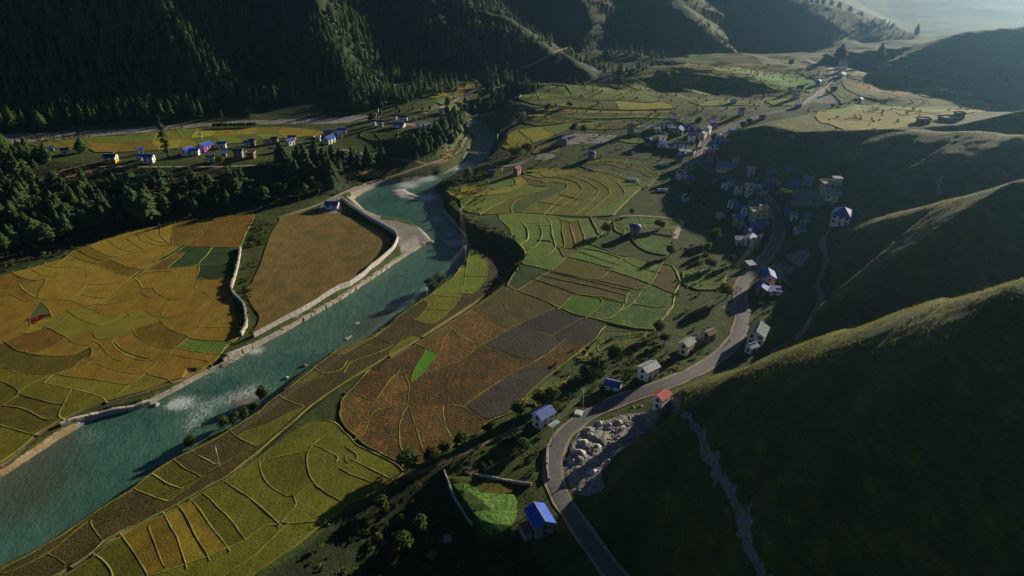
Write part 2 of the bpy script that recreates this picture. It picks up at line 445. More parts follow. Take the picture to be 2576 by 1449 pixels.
def make_ground_mat():
    k = NT('ground')
    big = k.noise(0.03, 4, .55); mid = k.noise(0.22, 5, .65); fine = k.noise(1.3, 4, .7)
    streak = k.noise(0.5, 4, .7, k.pos((1.0, .25, .6), .5))
    grass = k.ramp(mid, (.25, (.030, .052, .010)), (.55, (.058, .084, .015)), (.8, (.11, .115, .024)))
    hill = k.ramp(streak, (.25, (.050, .082, .010)), (.5, (.115, .135, .016)), (.75, (.28, .225, .036)))
    hill = k.mix(k.ramp(k.vor(.12), (.1, 0.0), (.6, .45)), hill, (.045, .062, .012))
    wv = k.n('ShaderNodeTexWave', wave_type='BANDS', bands_direction='Z'); wv.inputs['Scale'].default_value = .26; wv.inputs['Distortion'].default_value = 11.0; wv.inputs['Detail'].default_value = 4; wv.inputs['Detail Scale'].default_value = .35
    k.l(k.pos((.35, .35, 1)), wv.inputs['Vector'])
    hill = k.mix(k.ramp(wv.outputs['Fac'], (.0, .22), (.35, 0.0)), hill, (.045, .058, .012))
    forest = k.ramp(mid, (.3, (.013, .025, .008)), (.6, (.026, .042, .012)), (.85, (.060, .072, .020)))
    ter = k.ramp(k.vor(.045, k.pos((1, 1, 4)), 'Color'), (0, (.055, .085, .014)), (.5, (.115, .125, .022)), (1, (.085, .125, .022)))
    ter = k.mix(k.ramp(mid, (.35, 0.0), (.7, .8)), ter, (.055, .068, .014))
    gravel = k.ramp(k.noise(1.6, 5, .8), (.25, (.13, .12, .105)), (.5, (.27, .25, .22)), (.75, (.42, .40, .36)))
    gravel = k.mix(k.ramp(k.vor(.8), (.1, .7), (.35, 0.0)), gravel, (.5, .49, .46))
    soil = k.ramp(fine, (.3, (.16, .085, .035)), (.7, (.36, .22, .10)))
    jn = k.math('MULTIPLY', k.math('SUBTRACT', mid, .5), .9)
    def msk(name, lo=.35, hi=.6):
        return k.ramp(k.math('ADD', k.attr(name), jn), (lo, 0.0), (hi, 1.0))
    c = k.mix(k.attr('m_hill'), grass, hill)
    c = k.mix(msk('m_ter'), c, ter)
    c = k.mix(msk('m_forest_and_shade'), c, forest)
    c = k.mix(msk('m_soil'), c, soil)
    c = k.mix(msk('m_gravel', .4, .55), c, gravel)
    c = k.mix(k.ramp(fine, (.3, .45), (.6, 0.0)), c, (.012, .016, .006))
    k.set('Base Color', c)
    h = k.math('ADD', k.math('MULTIPLY', mid, .8), k.math('ADD', k.math('MULTIPLY', fine, .5), k.math('MULTIPLY', k.noise(3.5, 3, .7), .25)))
    k.bump(h, .9, .9)
    return k.m
MATS['ground'] = make_ground_mat()

def field_mat(name, lo, mid_, hi, grain=1.8, bump=.5, rows=None, patch=(.5, .7), contrast=1.0, dots=None):
    k = NT(name)
    r = k.obj_random()
    n1 = k.noise(grain, 4, .75); n2 = k.noise(.16, 4, .6); n3 = k.noise(.5, 3, .6, k.pos((1, .35, 1), .6))
    mp = k.n('ShaderNodeMapping'); cb = k.n('ShaderNodeCombineXYZ'); k.l(k.math('MULTIPLY', r, 6.0), cb.inputs[2]); k.l(cb.outputs[0], mp.inputs['Rotation'])
    k.l(k.geo.outputs['Position'], mp.inputs['Vector']); mp.inputs['Scale'].default_value = (1, .10, 1)
    n4 = k.noise(.9, 3, .65, mp.outputs[0]); n5 = k.noise(.07, 3, .55)
    n3 = k.math('ADD', k.math('MULTIPLY', n3, .3), k.math('ADD', k.math('MULTIPLY', n4, .5), k.math('MULTIPLY', n5, .2)))
    f = k.math('ADD', k.math('MULTIPLY', n1, .42), k.math('ADD', k.math('MULTIPLY', n2, .22), k.math('MULTIPLY', n3, .36)))
    f = k.math('ADD', f, k.math('MULTIPLY', k.math('SUBTRACT', r, .5), .10))
    c = k.ramp(f, (.5 - .13 / contrast, lo), (.5, mid_), (.5 + .13 / contrast, hi))
    h = n1
    if rows:
        w = k.n('ShaderNodeTexWave', wave_type='BANDS', bands_direction='X')
        w.inputs['Scale'].default_value = rows[0]; w.inputs['Distortion'].default_value = 2.0
        w.inputs['Detail'].default_value = 2; w.inputs['Detail Scale'].default_value = 2.0
        k.l(k.pos((1, 1, 1), rows[1]), w.inputs['Vector'])
        c = k.mix(k.ramp(w.outputs['Fac'], (.2, rows[3]), (.6, 0.0)), c, rows[2])
        h = k.math('ADD', k.math('MULTIPLY', w.outputs['Fac'], .8), n1)
    if dots:
        c = k.mix(k.ramp(k.vor(dots[0]), (.15, dots[2]), (.4, 0.0)), c, dots[1])
    k.set('Base Color', c)
    hs = k.n('ShaderNodeHueSaturation')
    k.l(c, hs.inputs['Color']); k.l(k.math('ADD', .82, k.math('MULTIPLY', r, .36)), hs.inputs['Value'])
    k.l(k.math('ADD', .485, k.math('MULTIPLY', r, .03)), hs.inputs['Hue'])
    k.l(hs.outputs[0], k.bsdf.inputs['Base Color'])
    k.bump(h, bump, .5)
    MATS[name] = k.m
field_mat('gold', (.092, .068, .005), (.172, .120, .008), (.26, .185, .018), bump=.7, contrast=1.25)
field_mat('gold2', (.108, .068, .006), (.20, .122, .010), (.285, .18, .022), bump=.7, contrast=1.25)
field_mat('olive', (.044, .050, .004), (.095, .098, .007), (.165, .155, .014), grain=1.5, bump=.7)
field_mat('olive2', (.060, .060, .005), (.125, .114, .008), (.20, .168, .017), grain=1.5, bump=.7)
field_mat('rice_y', (.12, .115, .010), (.21, .19, .014), (.30, .26, .024))
field_mat('green', (.035, .065, .010), (.075, .125, .016), (.16, .20, .03), grain=1.2, bump=.9)
field_mat('bright', (.035, .10, .006), (.07, .18, .009), (.12, .26, .015), grain=2.2, bump=.35)
field_mat('veg', (.020, .060, .014), (.045, .120, .025), (.09, .21, .045), grain=1.1, bump=1.0, rows=(.75, .5, (.05, .05, .014), .6))
field_mat('veg2', (.035, .06, .014), (.07, .11, .022), (.13, .18, .04), grain=1.2, bump=1.0, rows=(.6, -.3, (.07, .06, .02), .6))
field_mat('brown', (.042, .038, .009), (.125, .070, .016), (.27, .140, .034), grain=1.1, bump=1.0, contrast=1.35, dots=(.13, (.07, .075, .016), .6))
field_mat('browngreen', (.040, .038, .009), (.085, .074, .016), (.15, .118, .03), grain=1.2, bump=1.0)
field_mat('soil', (.018, .015, .012), (.036, .029, .023), (.066, .053, .040), grain=1.4, bump=1.0, dots=(1.6, (.055, .075, .03), .6))
field_mat('lightgreen', (.058, .095, .009), (.108, .150, .013), (.18, .205, .022), grain=.9, bump=.6)
field_mat('meadow', (.095, .072, .018), (.165, .110, .026), (.23, .165, .046), grain=.8, bump=.35, contrast=1.3, dots=(.07, (.075, .085, .02), .55))
field_mat('dirt', (.22, .16, .10), (.34, .26, .17), (.45, .37, .27), grain=.9, bump=.3)
field_mat('cabbage', (.035, .09, .015), (.085, .18, .03), (.22, .32, .07), grain=.9, bump=1.0, contrast=1.3)
field_mat('bund', (.085, .105, .014), (.185, .185, .030), (.31, .275, .065), grain=1.6, bump=.9)
field_mat('path', (.15, .10, .05), (.24, .17, .09), (.33, .25, .15), grain=1.2, bump=.5)

def simple(name, col, rough=.7, spec=.3, metal=0.0, var=.25, scale=3.0, bump=0.0, dirt=None):
    k = NT(name)
    n = k.noise(scale, 4, .7)
    lo = tuple(c * (1 - var) for c in col); hi = tuple(min(1, c * (1 + var)) for c in col)
    c = k.ramp(n, (.3, lo), (.7, hi))
    if dirt: c = k.mix(k.ramp(k.noise(.9, 5, .7), (.5, 0.0), (.75, dirt[1])), c, dirt[0])
    k.set('Base Color', c); k.set('Roughness', rough); k.set('Specular IOR Level', spec); k.set('Metallic', metal)
    if bump: k.bump(n, bump, .1)
    MATS[name] = k.m
    return k.m
simple('asphalt', (.098, .097, .098), .75, .3, scale=.7, var=.28, dirt=((.17, .16, .145), .7))
simple('shoulder', (.30, .25, .18), .95, .1, scale=1.5, var=.35, bump=.5)
simple('grit', (.40, .375, .34), .95, .1, scale=1.2, var=.4, bump=.8)
simple('gullyrock', (.17, .15, .135), .95, .1, scale=.8, var=.45, bump=.9)
simple('concrete', (.50, .47, .42), .9, .2, scale=.8, var=.25, bump=.3, dirt=((.25, .21, .16), .7))
simple('stone', (.36, .325, .27), .95, .2, scale=1.4, var=.4, bump=.9)
simple('white_wall', (.74, .73, .70), .8, .2, scale=.8, var=.06, dirt=((.45, .40, .33), .5))
simple('cream_wall', (.66, .60, .42), .8, .2, scale=.8, var=.08, dirt=((.4, .34, .24), .5))
simple('pink_wall', (.60, .26, .34), .8, .2, scale=.8, var=.1)
simple('magenta_wall', (.55, .20, .45), .8, .2, scale=.8, var=.1)
simple('salmon_wall', (.58, .33, .27), .8, .2, scale=.8, var=.1)
simple('yellow_wall', (.68, .48, .06), .8, .2, scale=.8, var=.1)
simple('pale_yellow_wall', (.66, .60, .22), .8, .2, scale=.8, var=.1)
simple('turquoise_wall', (.10, .52, .46), .8, .2, scale=.8, var=.1)
simple('blue_wall', (.28, .46, .66), .8, .2, scale=.8, var=.1)
simple('orange_wall', (.66, .27, .08), .8, .2, scale=.8, var=.1)
simple('stone_wall', (.30, .265, .22), .95, .2, scale=2.0, var=.4, bump=.8)
simple('brick_wall', (.30, .16, .105), .95, .2, scale=2.0, var=.35, bump=.5)
simple('wood', (.22, .15, .09), .85, .2, scale=2.0, var=.4)
simple('dark_glass', (.018, .022, .028), .15, .5, var=.2)
simple('frame', (.16, .10, .06), .7, .3)
simple('metal_pole', (.50, .50, .48), .5, .5, metal=.6)
simple('wire', (.34, .33, .32), .8, .1, var=.05)
simple('cloth_white', (.8, .8, .8), .9, .1)
simple('cloth_red', (.5, .03, .02), .9, .1)
simple('plastic_white', (.62, .66, .68), .4, .4, var=.1)
simple('skin', (.35, .2, .14), .7, .3)
simple('cloth_dark', (.03, .035, .05), .9, .1)
simple('cloth_maroon', (.16, .03, .03), .9, .1)
simple('rubber', (.02, .02, .02), .8, .2)
simple('bark', (.10, .07, .045), .95, .1, scale=4, var=.4)
simple('red_amaranth', (.34, .02, .03), .9, .1, scale=1.4, var=.5, bump=.8)
def roof_mat(name, col, rough=.35, rust=None, rib=3.2):
    k = NT(name)
    tc = k.n('ShaderNodeTexCoord')
    w = k.n('ShaderNodeTexWave', wave_type='BANDS', bands_direction='X'); w.inputs['Scale'].default_value = rib
    k.l(tc.outputs['Object'], w.inputs['Vector'])
    n = k.noise(.7, 4, .6)
    r = k.obj_random()
    c = k.ramp(n, (.3, tuple(x * .8 for x in col)), (.7, tuple(min(1, x * 1.15) for x in col)))
    if rust: c = k.mix(k.ramp(k.noise(1.3, 5, .7), (.52, 0.0), (.7, rust[1])), c, rust[0])
    hs = k.n('ShaderNodeHueSaturation'); k.l(c, hs.inputs['Color'])
    k.l(k.math('ADD', .75, k.math('MULTIPLY', r, .5)), hs.inputs['Value'])
    k.l(k.math('ADD', .8, k.math('MULTIPLY', r, .2)), hs.inputs['Saturation'])
    k.l(hs.outputs[0], k.bsdf.inputs['Base Color'])
    k.set('Roughness', rough + .25); k.set('Specular IOR Level', .08)
    k.bump(w.outputs['Fac'], .35, .06)
    MATS[name] = k.m
roof_mat('blue_roof', (.022, .085, .42))
roof_mat('dark_blue_roof', (.020, .045, .13))
roof_mat('silver_roof', (.33, .38, .42), .35, ((.25, .13, .07), .6))
roof_mat('slate_roof', (.13, .19, .26), .4)
roof_mat('green_roof', (.03, .10, .085), .45)
roof_mat('greygreen_roof', (.20, .25, .22), .5)
roof_mat('red_roof', (.33, .045, .04), .45)
roof_mat('pink_roof', (.50, .24, .24), .6)
roof_mat('brown_roof', (.16, .115, .095), .6)
roof_mat('concrete_roof', (.36, .35, .33), .9, None, .3)

def leaf_mat(name, lo, hi, trans=.25):
    k = NT(name)
    r = k.obj_random()
    n = k.noise(.9, 3, .7); n2 = k.noise(3.0, 2, .6)
    f = k.math('ADD', k.math('MULTIPLY', n, .6), k.math('MULTIPLY', n2, .4))
    c = k.ramp(f, (.32, lo), (.68, hi))
    hs = k.n('ShaderNodeHueSaturation'); k.l(c, hs.inputs['Color'])
    k.l(k.math('ADD', .7, k.math('MULTIPLY', r, .6)), hs.inputs['Value'])
    k.l(k.math('ADD', .47, k.math('MULTIPLY', r, .06)), hs.inputs['Hue'])
    k.l(hs.outputs[0], k.bsdf.inputs['Base Color'])
    tr = k.n('ShaderNodeBsdfTranslucent'); k.l(hs.outputs[0], tr.inputs['Color'])
    mx = k.n('ShaderNodeMixShader'); mx.inputs[0].default_value = trans
    k.l(k.bsdf.outputs[0], mx.inputs[1]); k.l(tr.outputs[0], mx.inputs[2]); k.l(mx.outputs[0], k.out.inputs[0])
    MATS[name] = k.m
leaf_mat('needles', (.026, .050, .016), (.088, .128, .036), .28)
leaf_mat('needles_far', (.028, .058, .017), (.095, .140, .038), .25)
leaf_mat('leaves', (.040, .062, .014), (.105, .130, .030), .3)
leaf_mat('leaves_yellow', (.11, .12, .014), (.23, .21, .03), .35)
leaf_mat('dry_grass', (.08, .10, .014), (.30, .245, .045), .45)
leaf_mat('shrub', (.045, .055, .014), (.14, .14, .035), .3)

def water_mat():
    k = NT('water')
    n = k.noise(.35, 5, .65, k.pos((1, .55, 1), .75)); n2 = k.noise(1.1, 4, .7, k.pos((1, .5, 1), .75)); n3 = k.noise(3.6, 4, .8)
    big = k.noise(.035, 3, .5)
    c = k.ramp(big, (.3, (.040, .115, .080)), (.7, (.075, .180, .126)))
    c = k.mix(k.ramp(n, (.35, .35), (.65, 0.0)), c, (.006, .045, .038))
    c = k.mix(k.math('MULTIPLY', k.attr('shallow'), .55), c, (.075, .062, .040))
    fl = k.math('ADD', n3, k.math('MULTIPLY', k.attr('foam'), .34))
    fl = k.math('ADD', fl, k.math('MULTIPLY', k.math('SUBTRACT', n2, .5), .5))
    c = k.mix(k.ramp(fl, (.68, 0.0), (.76, .8)), c, (.55, .62, .60))
    k.set('Base Color', c); k.set('Roughness', .22); k.set('Specular IOR Level', .4)
    k.bump(k.math('ADD', k.math('MULTIPLY', n, .6), k.math('ADD', k.math('MULTIPLY', n2, .5), k.math('MULTIPLY', n3, .25))), .8, .6)
    MATS['water'] = k.m
water_mat()

# ------------------------------------------------------------------ object helpers
def mesh_obj(name, verts, faces, mat=None, parent=None, smooth_=False, props=None):
    me = bpy.data.meshes.new(name)
    me.from_pydata([tuple(v) for v in verts], [], [tuple(f) for f in faces])
    if mat: me.materials.append(MATS[mat])
    if smooth_:
        me.polygons.foreach_set('use_smooth', np.ones(len(me.polygons), bool))
    o = bpy.data.objects.new(name, me); COL.objects.link(o)
    if parent: o.parent = parent
    if props:
        for k_, v_ in props.items(): o[k_] = v_
    return o
def np_mesh(name, V, F, mat, smooth_=False, attrs=None):
    """fast mesh from arrays; F (n,3) or (n,4)"""
    me = bpy.data.meshes.new(name)
    V = np.ascontiguousarray(V, np.float32); F = np.ascontiguousarray(F, np.int32)
    k = F.shape[1]
    me.vertices.add(len(V)); me.vertices.foreach_set('co', V.ravel())
    me.loops.add(F.size); me.loops.foreach_set('vertex_index', F.ravel())
    me.polygons.add(len(F)); me.polygons.foreach_set('loop_start', np.arange(0, F.size, k, dtype=np.int32))
    me.polygons.foreach_set('loop_total', np.full(len(F), k, np.int32))
    me.polygons.foreach_set('use_smooth', np.full(len(F), bool(smooth_)))
    for nm, a in (attrs or {}).items():
        at = me.attributes.new(nm, 'FLOAT', 'POINT'); at.data.foreach_set('value', np.ascontiguousarray(a, np.float32).ravel())
    me.update(calc_edges=True)
    if mat: me.materials.append(MATS[mat])
    return me
def link(name, me, parent=None, **props):
    o = bpy.data.objects.new(name, me); COL.objects.link(o)
    if parent: o.parent = parent
    for k_, v_ in props.items(): o[k_] = v_
    return o
def empty(name, loc, rz=0.0, **props):
    o = bpy.data.objects.new(name, None); COL.objects.link(o)
    o.location = loc; o.rotation_euler = (0, 0, rz)
    o.empty_display_size = 0.5
    for k_, v_ in props.items(): o[k_] = v_
    return o

# ------------------------------------------------------------------ terrain mesh
def region_mask(s, soft=3.0, z=None):
    P = hit(parse(s))[:, :2]
    m = inside(XX, YY, P)
    x0, x1 = P[:, 0].min() - 12, P[:, 0].max() + 12; y0, y1 = P[:, 1].min() - 12, P[:, 1].max() + 12
    i0, i1 = np.searchsorted(GX, [x0, x1]); j0, j1 = np.searchsorted(GY, [y0, y1])
    out = np.zeros(XX.shape)
    d, _ = poly_dist(XX[j0:j1, i0:i1], YY[j0:j1, i0:i1], np.concatenate([P, P[:1]]))
    sd = np.where(m[j0:j1, i0:i1], d, -d)
    out[j0:j1, i0:i1] = smooth(-soft, soft, sd)
    return out
m_hill = HM * (~LEFTM)
m_forest_and_shade = HM * LEFTM * (1 - smooth(-60, 260, XX) * .55)
bluff = region_mask("F0 -200,425 60,400 350,422 700,418 860,390 1060,412 1000,438 860,488 640,534 300,584 0,692 -200,760", 4)
m_forest_and_shade = np.maximum(m_forest_and_shade, bluff * .85)
apron = region_mask('F0 -200,327 150,317 330,306 600,293 930,277 1010,258 985,225 1000,195 800,150 300,200 -200,220', 6)
m_forest_and_shade = np.maximum(m_forest_and_shade, apron * .9)
apron2 = region_mask('F0 1000,262 1060,256 1095,250 1190,236 1225,228 1270,262 1300,262 1335,238 1500,212 1480,190 1290,185 1200,195 1100,190 990,200 985,228', 5)
apron2 = np.maximum(apron2, region_mask('F0 1340,235 1500,212 1560,205 1640,170 1700,160 1640,140 1560,120 1480,160 1440,185', 5))
m_forest_and_shade = np.maximum(m_forest_and_shade, apron2 * .8)
m_forest_and_shade = np.maximum(m_forest_and_shade, region_mask('F0 600,1500 680,1440 770,1375 850,1305 930,1265 1010,1220 1110,1170 1130,1230 1165,1300 1220,1370 1300,1350 1400,1449 1440,1500', 3) * .95)  # foreground hollow: its shade painted in with the dark forest-floor colour
m_ter = TER * smooth(.0, .4, far) * (~LEFTM | (XX > 150))
m_gravel = np.zeros(XX.shape); m_soil = np.zeros(XX.shape)
for s in ["F0 -150,345 0,340 150,332 330,322 560,306 800,297 930,288 930,300 880,308 800,312 640,312 500,318 420,330 300,338 100,356 -150,375",
          "F0 905,485 925,480 958,552 1000,556 1045,570 1075,590 1090,605 1060,618 1010,640 998,600 940,552 900,520 872,495",
          "H 1545,830 1520,700 1560,560 1620,470 1760,400 1900,360 2050,330 2150,330 2230,240 2290,200 2300,300 2100,470 1950,560 1850,640 1770,740 1790,850 1720,900 1600,890",
          "V2 1400,430 1600,430 1850,480 1980,560 2150,680 2080,760 1700,720 1600,700 1400,720 1340,600",
          "F 640,720 760,690 860,740 800,780 700,770", "F 770,640 950,580 960,640 880,730 800,680", "F 300,1030 400,970 400,1100", "V6 60,1140 300,1080 620,1100 600,1180 300,1230 60,1200",
          "V6 860,1130 1100,1000 1450,930 1700,1070 1690,1200 1300,1240 900,1200", "B 1640,1040 1760,1010 1900,1010 2080,1020 2000,1080 1880,1080 1700,1090", "B 1450,1200 1560,1150 1620,1180 1540,1210",
          "V1 470,310 720,300 720,350 560,350", "B 930,920 1000,880 1060,875 1000,920 950,950", "D 2440,230 2574,190 2574,330 2400,310", "F0 720,790 770,760 785,770 740,800", "C 1640,755 1850,745 1910,755 1880,775 1740,780"]:
    m_gravel = np.maximum(m_gravel, region_mask(s, 2.0))
m_gravel = np.maximum(m_gravel, (1 - smooth(0.2, 2.6, d_riv)) * .55 * (~in_riv)); m_gravel[in_riv] = .8
m_gravel = np.maximum(m_gravel, GULLY)
for s in ["A 430,1290 640,1240 700,1290 500,1350", "D 60,130 200,90 180,150 20,180", "D 1280,20 1330,60 1320,110 1290,60", "B 680,1260 760,1170 830,1140 800,1220", "B 150,1290 330,1290 300,1330 160,1330",
          "C 600,1060 660,1010 680,1040 610,1080", "C 690,970 820,960 800,990 700,1000", "C 780,1020 850,1010 840,1060", "A 1100,860 1420,830 1300,890 1150,890"]:
    m_soil = np.maximum(m_soil, region_mask(s, 2.5))
ny, nx = XX.shape
idx = np.arange(nx * ny).reshape(ny, nx)
F = np.stack([idx[:-1, :-1], idx[:-1, 1:], idx[1:, 1:], idx[1:, :-1]], -1).reshape(-1, 4)
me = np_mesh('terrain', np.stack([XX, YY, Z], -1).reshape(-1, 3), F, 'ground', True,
             {'m_hill': m_hill, 'm_forest_and_shade': m_forest_and_shade, 'm_ter': m_ter, 'm_gravel': m_gravel, 'm_soil': m_soil})
TERRAIN = link('terrain', me, kind='structure')
# ground sheet out to the horizon, under everything
link('ground', np_mesh('ground', [(-4000, -4000, -62), (4000, -4000, -62), (4000, 4000, -62), (-4000, 4000, -62)], [(0, 1, 2, 3)], 'ground'), kind='structure')

# ------------------------------------------------------------------ river
def river():
    sx = np.arange(RIVER[:, 0].min(), RIVER[:, 0].max(), 1.6); sy = np.arange(max(60, RIVER[:, 1].min()), RIVER[:, 1].max(), 1.6)
    X, Y = np.meshgrid(sx, sy)
    ins = inside(X, Y, RIVER)
    d, _ = poly_dist(X, Y, RIVER)
    keep = ins | (d < 3.2)
    n = -np.ones(X.shape, int); n[keep] = np.arange(keep.sum())
    q = np.stack([n[:-1, :-1], n[:-1, 1:], n[1:, 1:], n[1:, :-1]], -1).reshape(-1, 4)
    q = q[(q >= 0).all(1)]
    xk, yk = X[keep], Y[keep]
    foam = np.zeros(len(xk))
    for c, x, y, r, a in [('E', 500, 110, 12, 1), ('E', 650, 60, 10, 1.0), ('B', 930, 1260, 16, 1.15), ('B', 1000, 920, 10, .9), ('E', 660, 200, 8, 1.2), ('E', 560, 200, 7, 1.0), ('E', 150, 130, 12, .7),
                          ('G', 1380, 330, 9, .32), ('G', 1480, 270, 9, .34), ('G', 1750, 180, 10, .4), ('G', 1640, 220, 8, .4), ('G', 1240, 270, 7, .9), ('G', 1180, 285, 3, 1.3), ('G', 620, 500, 9, .3), ('G', 1300, 420, 8, .45),
                          ('E', 850, 545, 6, 1.1), ('E', 720, 370, 9, .7), ('G', 1460, 60, 10, .4), ('E', 820, 480, 8, .6), ('D', 1930, 1360, 5, 1.0), ('B', 1100, 1150, 12, .5), ('A', 0, 0, 1, 0)]:
        p = at_z([full(c, x, y)], WATER_Z)[0]
        foam += a * np.exp(-((xk - p[0]) ** 2 + (yk - p[1]) ** 2) / (2 * (r * .5) ** 2))
    dk = d[keep]; ik = ins[keep]
    foam += .35 * np.exp(-(dk / 1.2) ** 2) * (vnoise(xk / 7, yk / 7, 3) > .55)
    sh = np.where(ik, 1 - smooth(0, 3.0, dk), 1.0) * .5
    for c, x, y, r in [('G', 150, 850, 16), ('G', 250, 640, 12), ('E', 250, 1150, 10), ('E', 350, 1130, 8), ('E', 150, 1230, 8), ('G', 1650, 240, 6), ('E', 250, 90, 0.1), ('G', 60, 900, 14), ('G', 420, 520, 7)]:
        p = at_z([full(c, x, y)], WATER_Z)[0]
        sh += np.exp(-((xk - p[0]) ** 2 + (yk - p[1]) ** 2) / (2 * (r * .55) ** 2))
    me = np_mesh('river', np.stack([xk, yk, np.full(len(xk), WATER_Z)], 1), q, 'water', True, {'foam': np.clip(foam, 0, 1.2), 'shallow': np.clip(sh, 0, 1)})
    link('river', me, kind='structure')
river()

# ------------------------------------------------------------------ ribbons: roads, tracks, paths
def ribbon(name, P, w, mat, lift=.08, zfix=False, crown=0.0, wvar=0.0, seed=1, nacross=4, **props):
    P = np.asarray(P, float)
    t = np.gradient(P[:, :2], axis=0); t /= np.linalg.norm(t, axis=1)[:, None] + 1e-9
    nrm = np.stack([-t[:, 1], t[:, 0]], 1)
    s = np.arange(len(P)) * 1.0
    V = []; offs = np.linspace(-1, 1, nacross + 1)
    wl = w / 2 * (1 + wvar * (vnoise(s / 3, s * 0 + 1.5, seed) - .5) * 2)
    wr = w / 2 * (1 + wvar * (vnoise(s / 3, s * 0 + 7.5, seed) - .5) * 2)
    for o in offs:
        q = P[:, :2] + nrm * (o * np.where(o < 0, wl, wr))[:, None]
        z = (P[:, 2] if zfix else zat(q[:, 0], q[:, 1])) + lift + crown * (1 - o * o)
        V.append(np.column_stack([q, z]))
    V = np.stack(V, 1)
    n, m = V.shape[:2]
    ii = np.arange(n * m).reshape(n, m)
    F = np.stack([ii[:-1, :-1], ii[:-1, 1:], ii[1:, 1:], ii[1:, :-1]], -1).reshape(-1, 4)
    return link(name, np_mesh(name, V.reshape(-1, 3), F, mat, True), kind='structure', **props)
R = resample(ROADW['main'], 1.5)
ribbon('road_shoulder', R, 6.0, 'shoulder', .03, True, wvar=.22)
ribbon('road', R, 4.3, 'asphalt', .09, True, .05, wvar=.04)
for kx, w in (('mount1', 3.6), ('mount2', 3.6), ('bankt', 2.8), ('sandt', 3.4), ('bencht', 2.2)):
    ribbon('dirt_road', resample(ROADW[kx], 1.5), w, 'shoulder', .06, True, wvar=.2)
for s, w, m in [("E 340,1430 560,1290 780,1150 1080,960", 1.1, 'path'), ("G 400,1449 640,1290 720,1225 900,1125 1120,1030 1300,930 1530,800 1780,600", 1.3, 'path'),
                ("H 330,790 560,740 700,670 850,610 960,560 1100,490 1240,430", 1.6, 'path'), ("E 2100,345 2250,342 2400,350 2500,362 2574,380", 1.2, 'grit'),
                ("E 2574,380 2540,450 2515,515", 2.2, 'grit'), ("F0 858,377 930,390 1010,402 1071,412", 1.8, 'path'),
                ("G 0,700 130,610 230,510 420,390 560,320 760,260 960,210 1140,150 1290,95 1400,40", 1.3, 'path'), ("V6 330,160 340,230 560,290 860,410", 2.0, 'path'),
                ("G 0,760 120,690 300,560 420,470 520,430", 1.6, 'path'), ("D 2030,1060 2130,900 2200,700 2290,430 2350,300", .7, 'path'), ("D 2060,1060 2160,900 2230,700 2315,430", .5, 'path')]:
    P = resample(hit(parse(s)), 1.2)
    ribbon('footpath' if m == 'path' else 'gravel_track', smooth_line(P, 3), w, m, .10 if m != 'gullyrock' else .16, wvar=.35, seed=len(s))

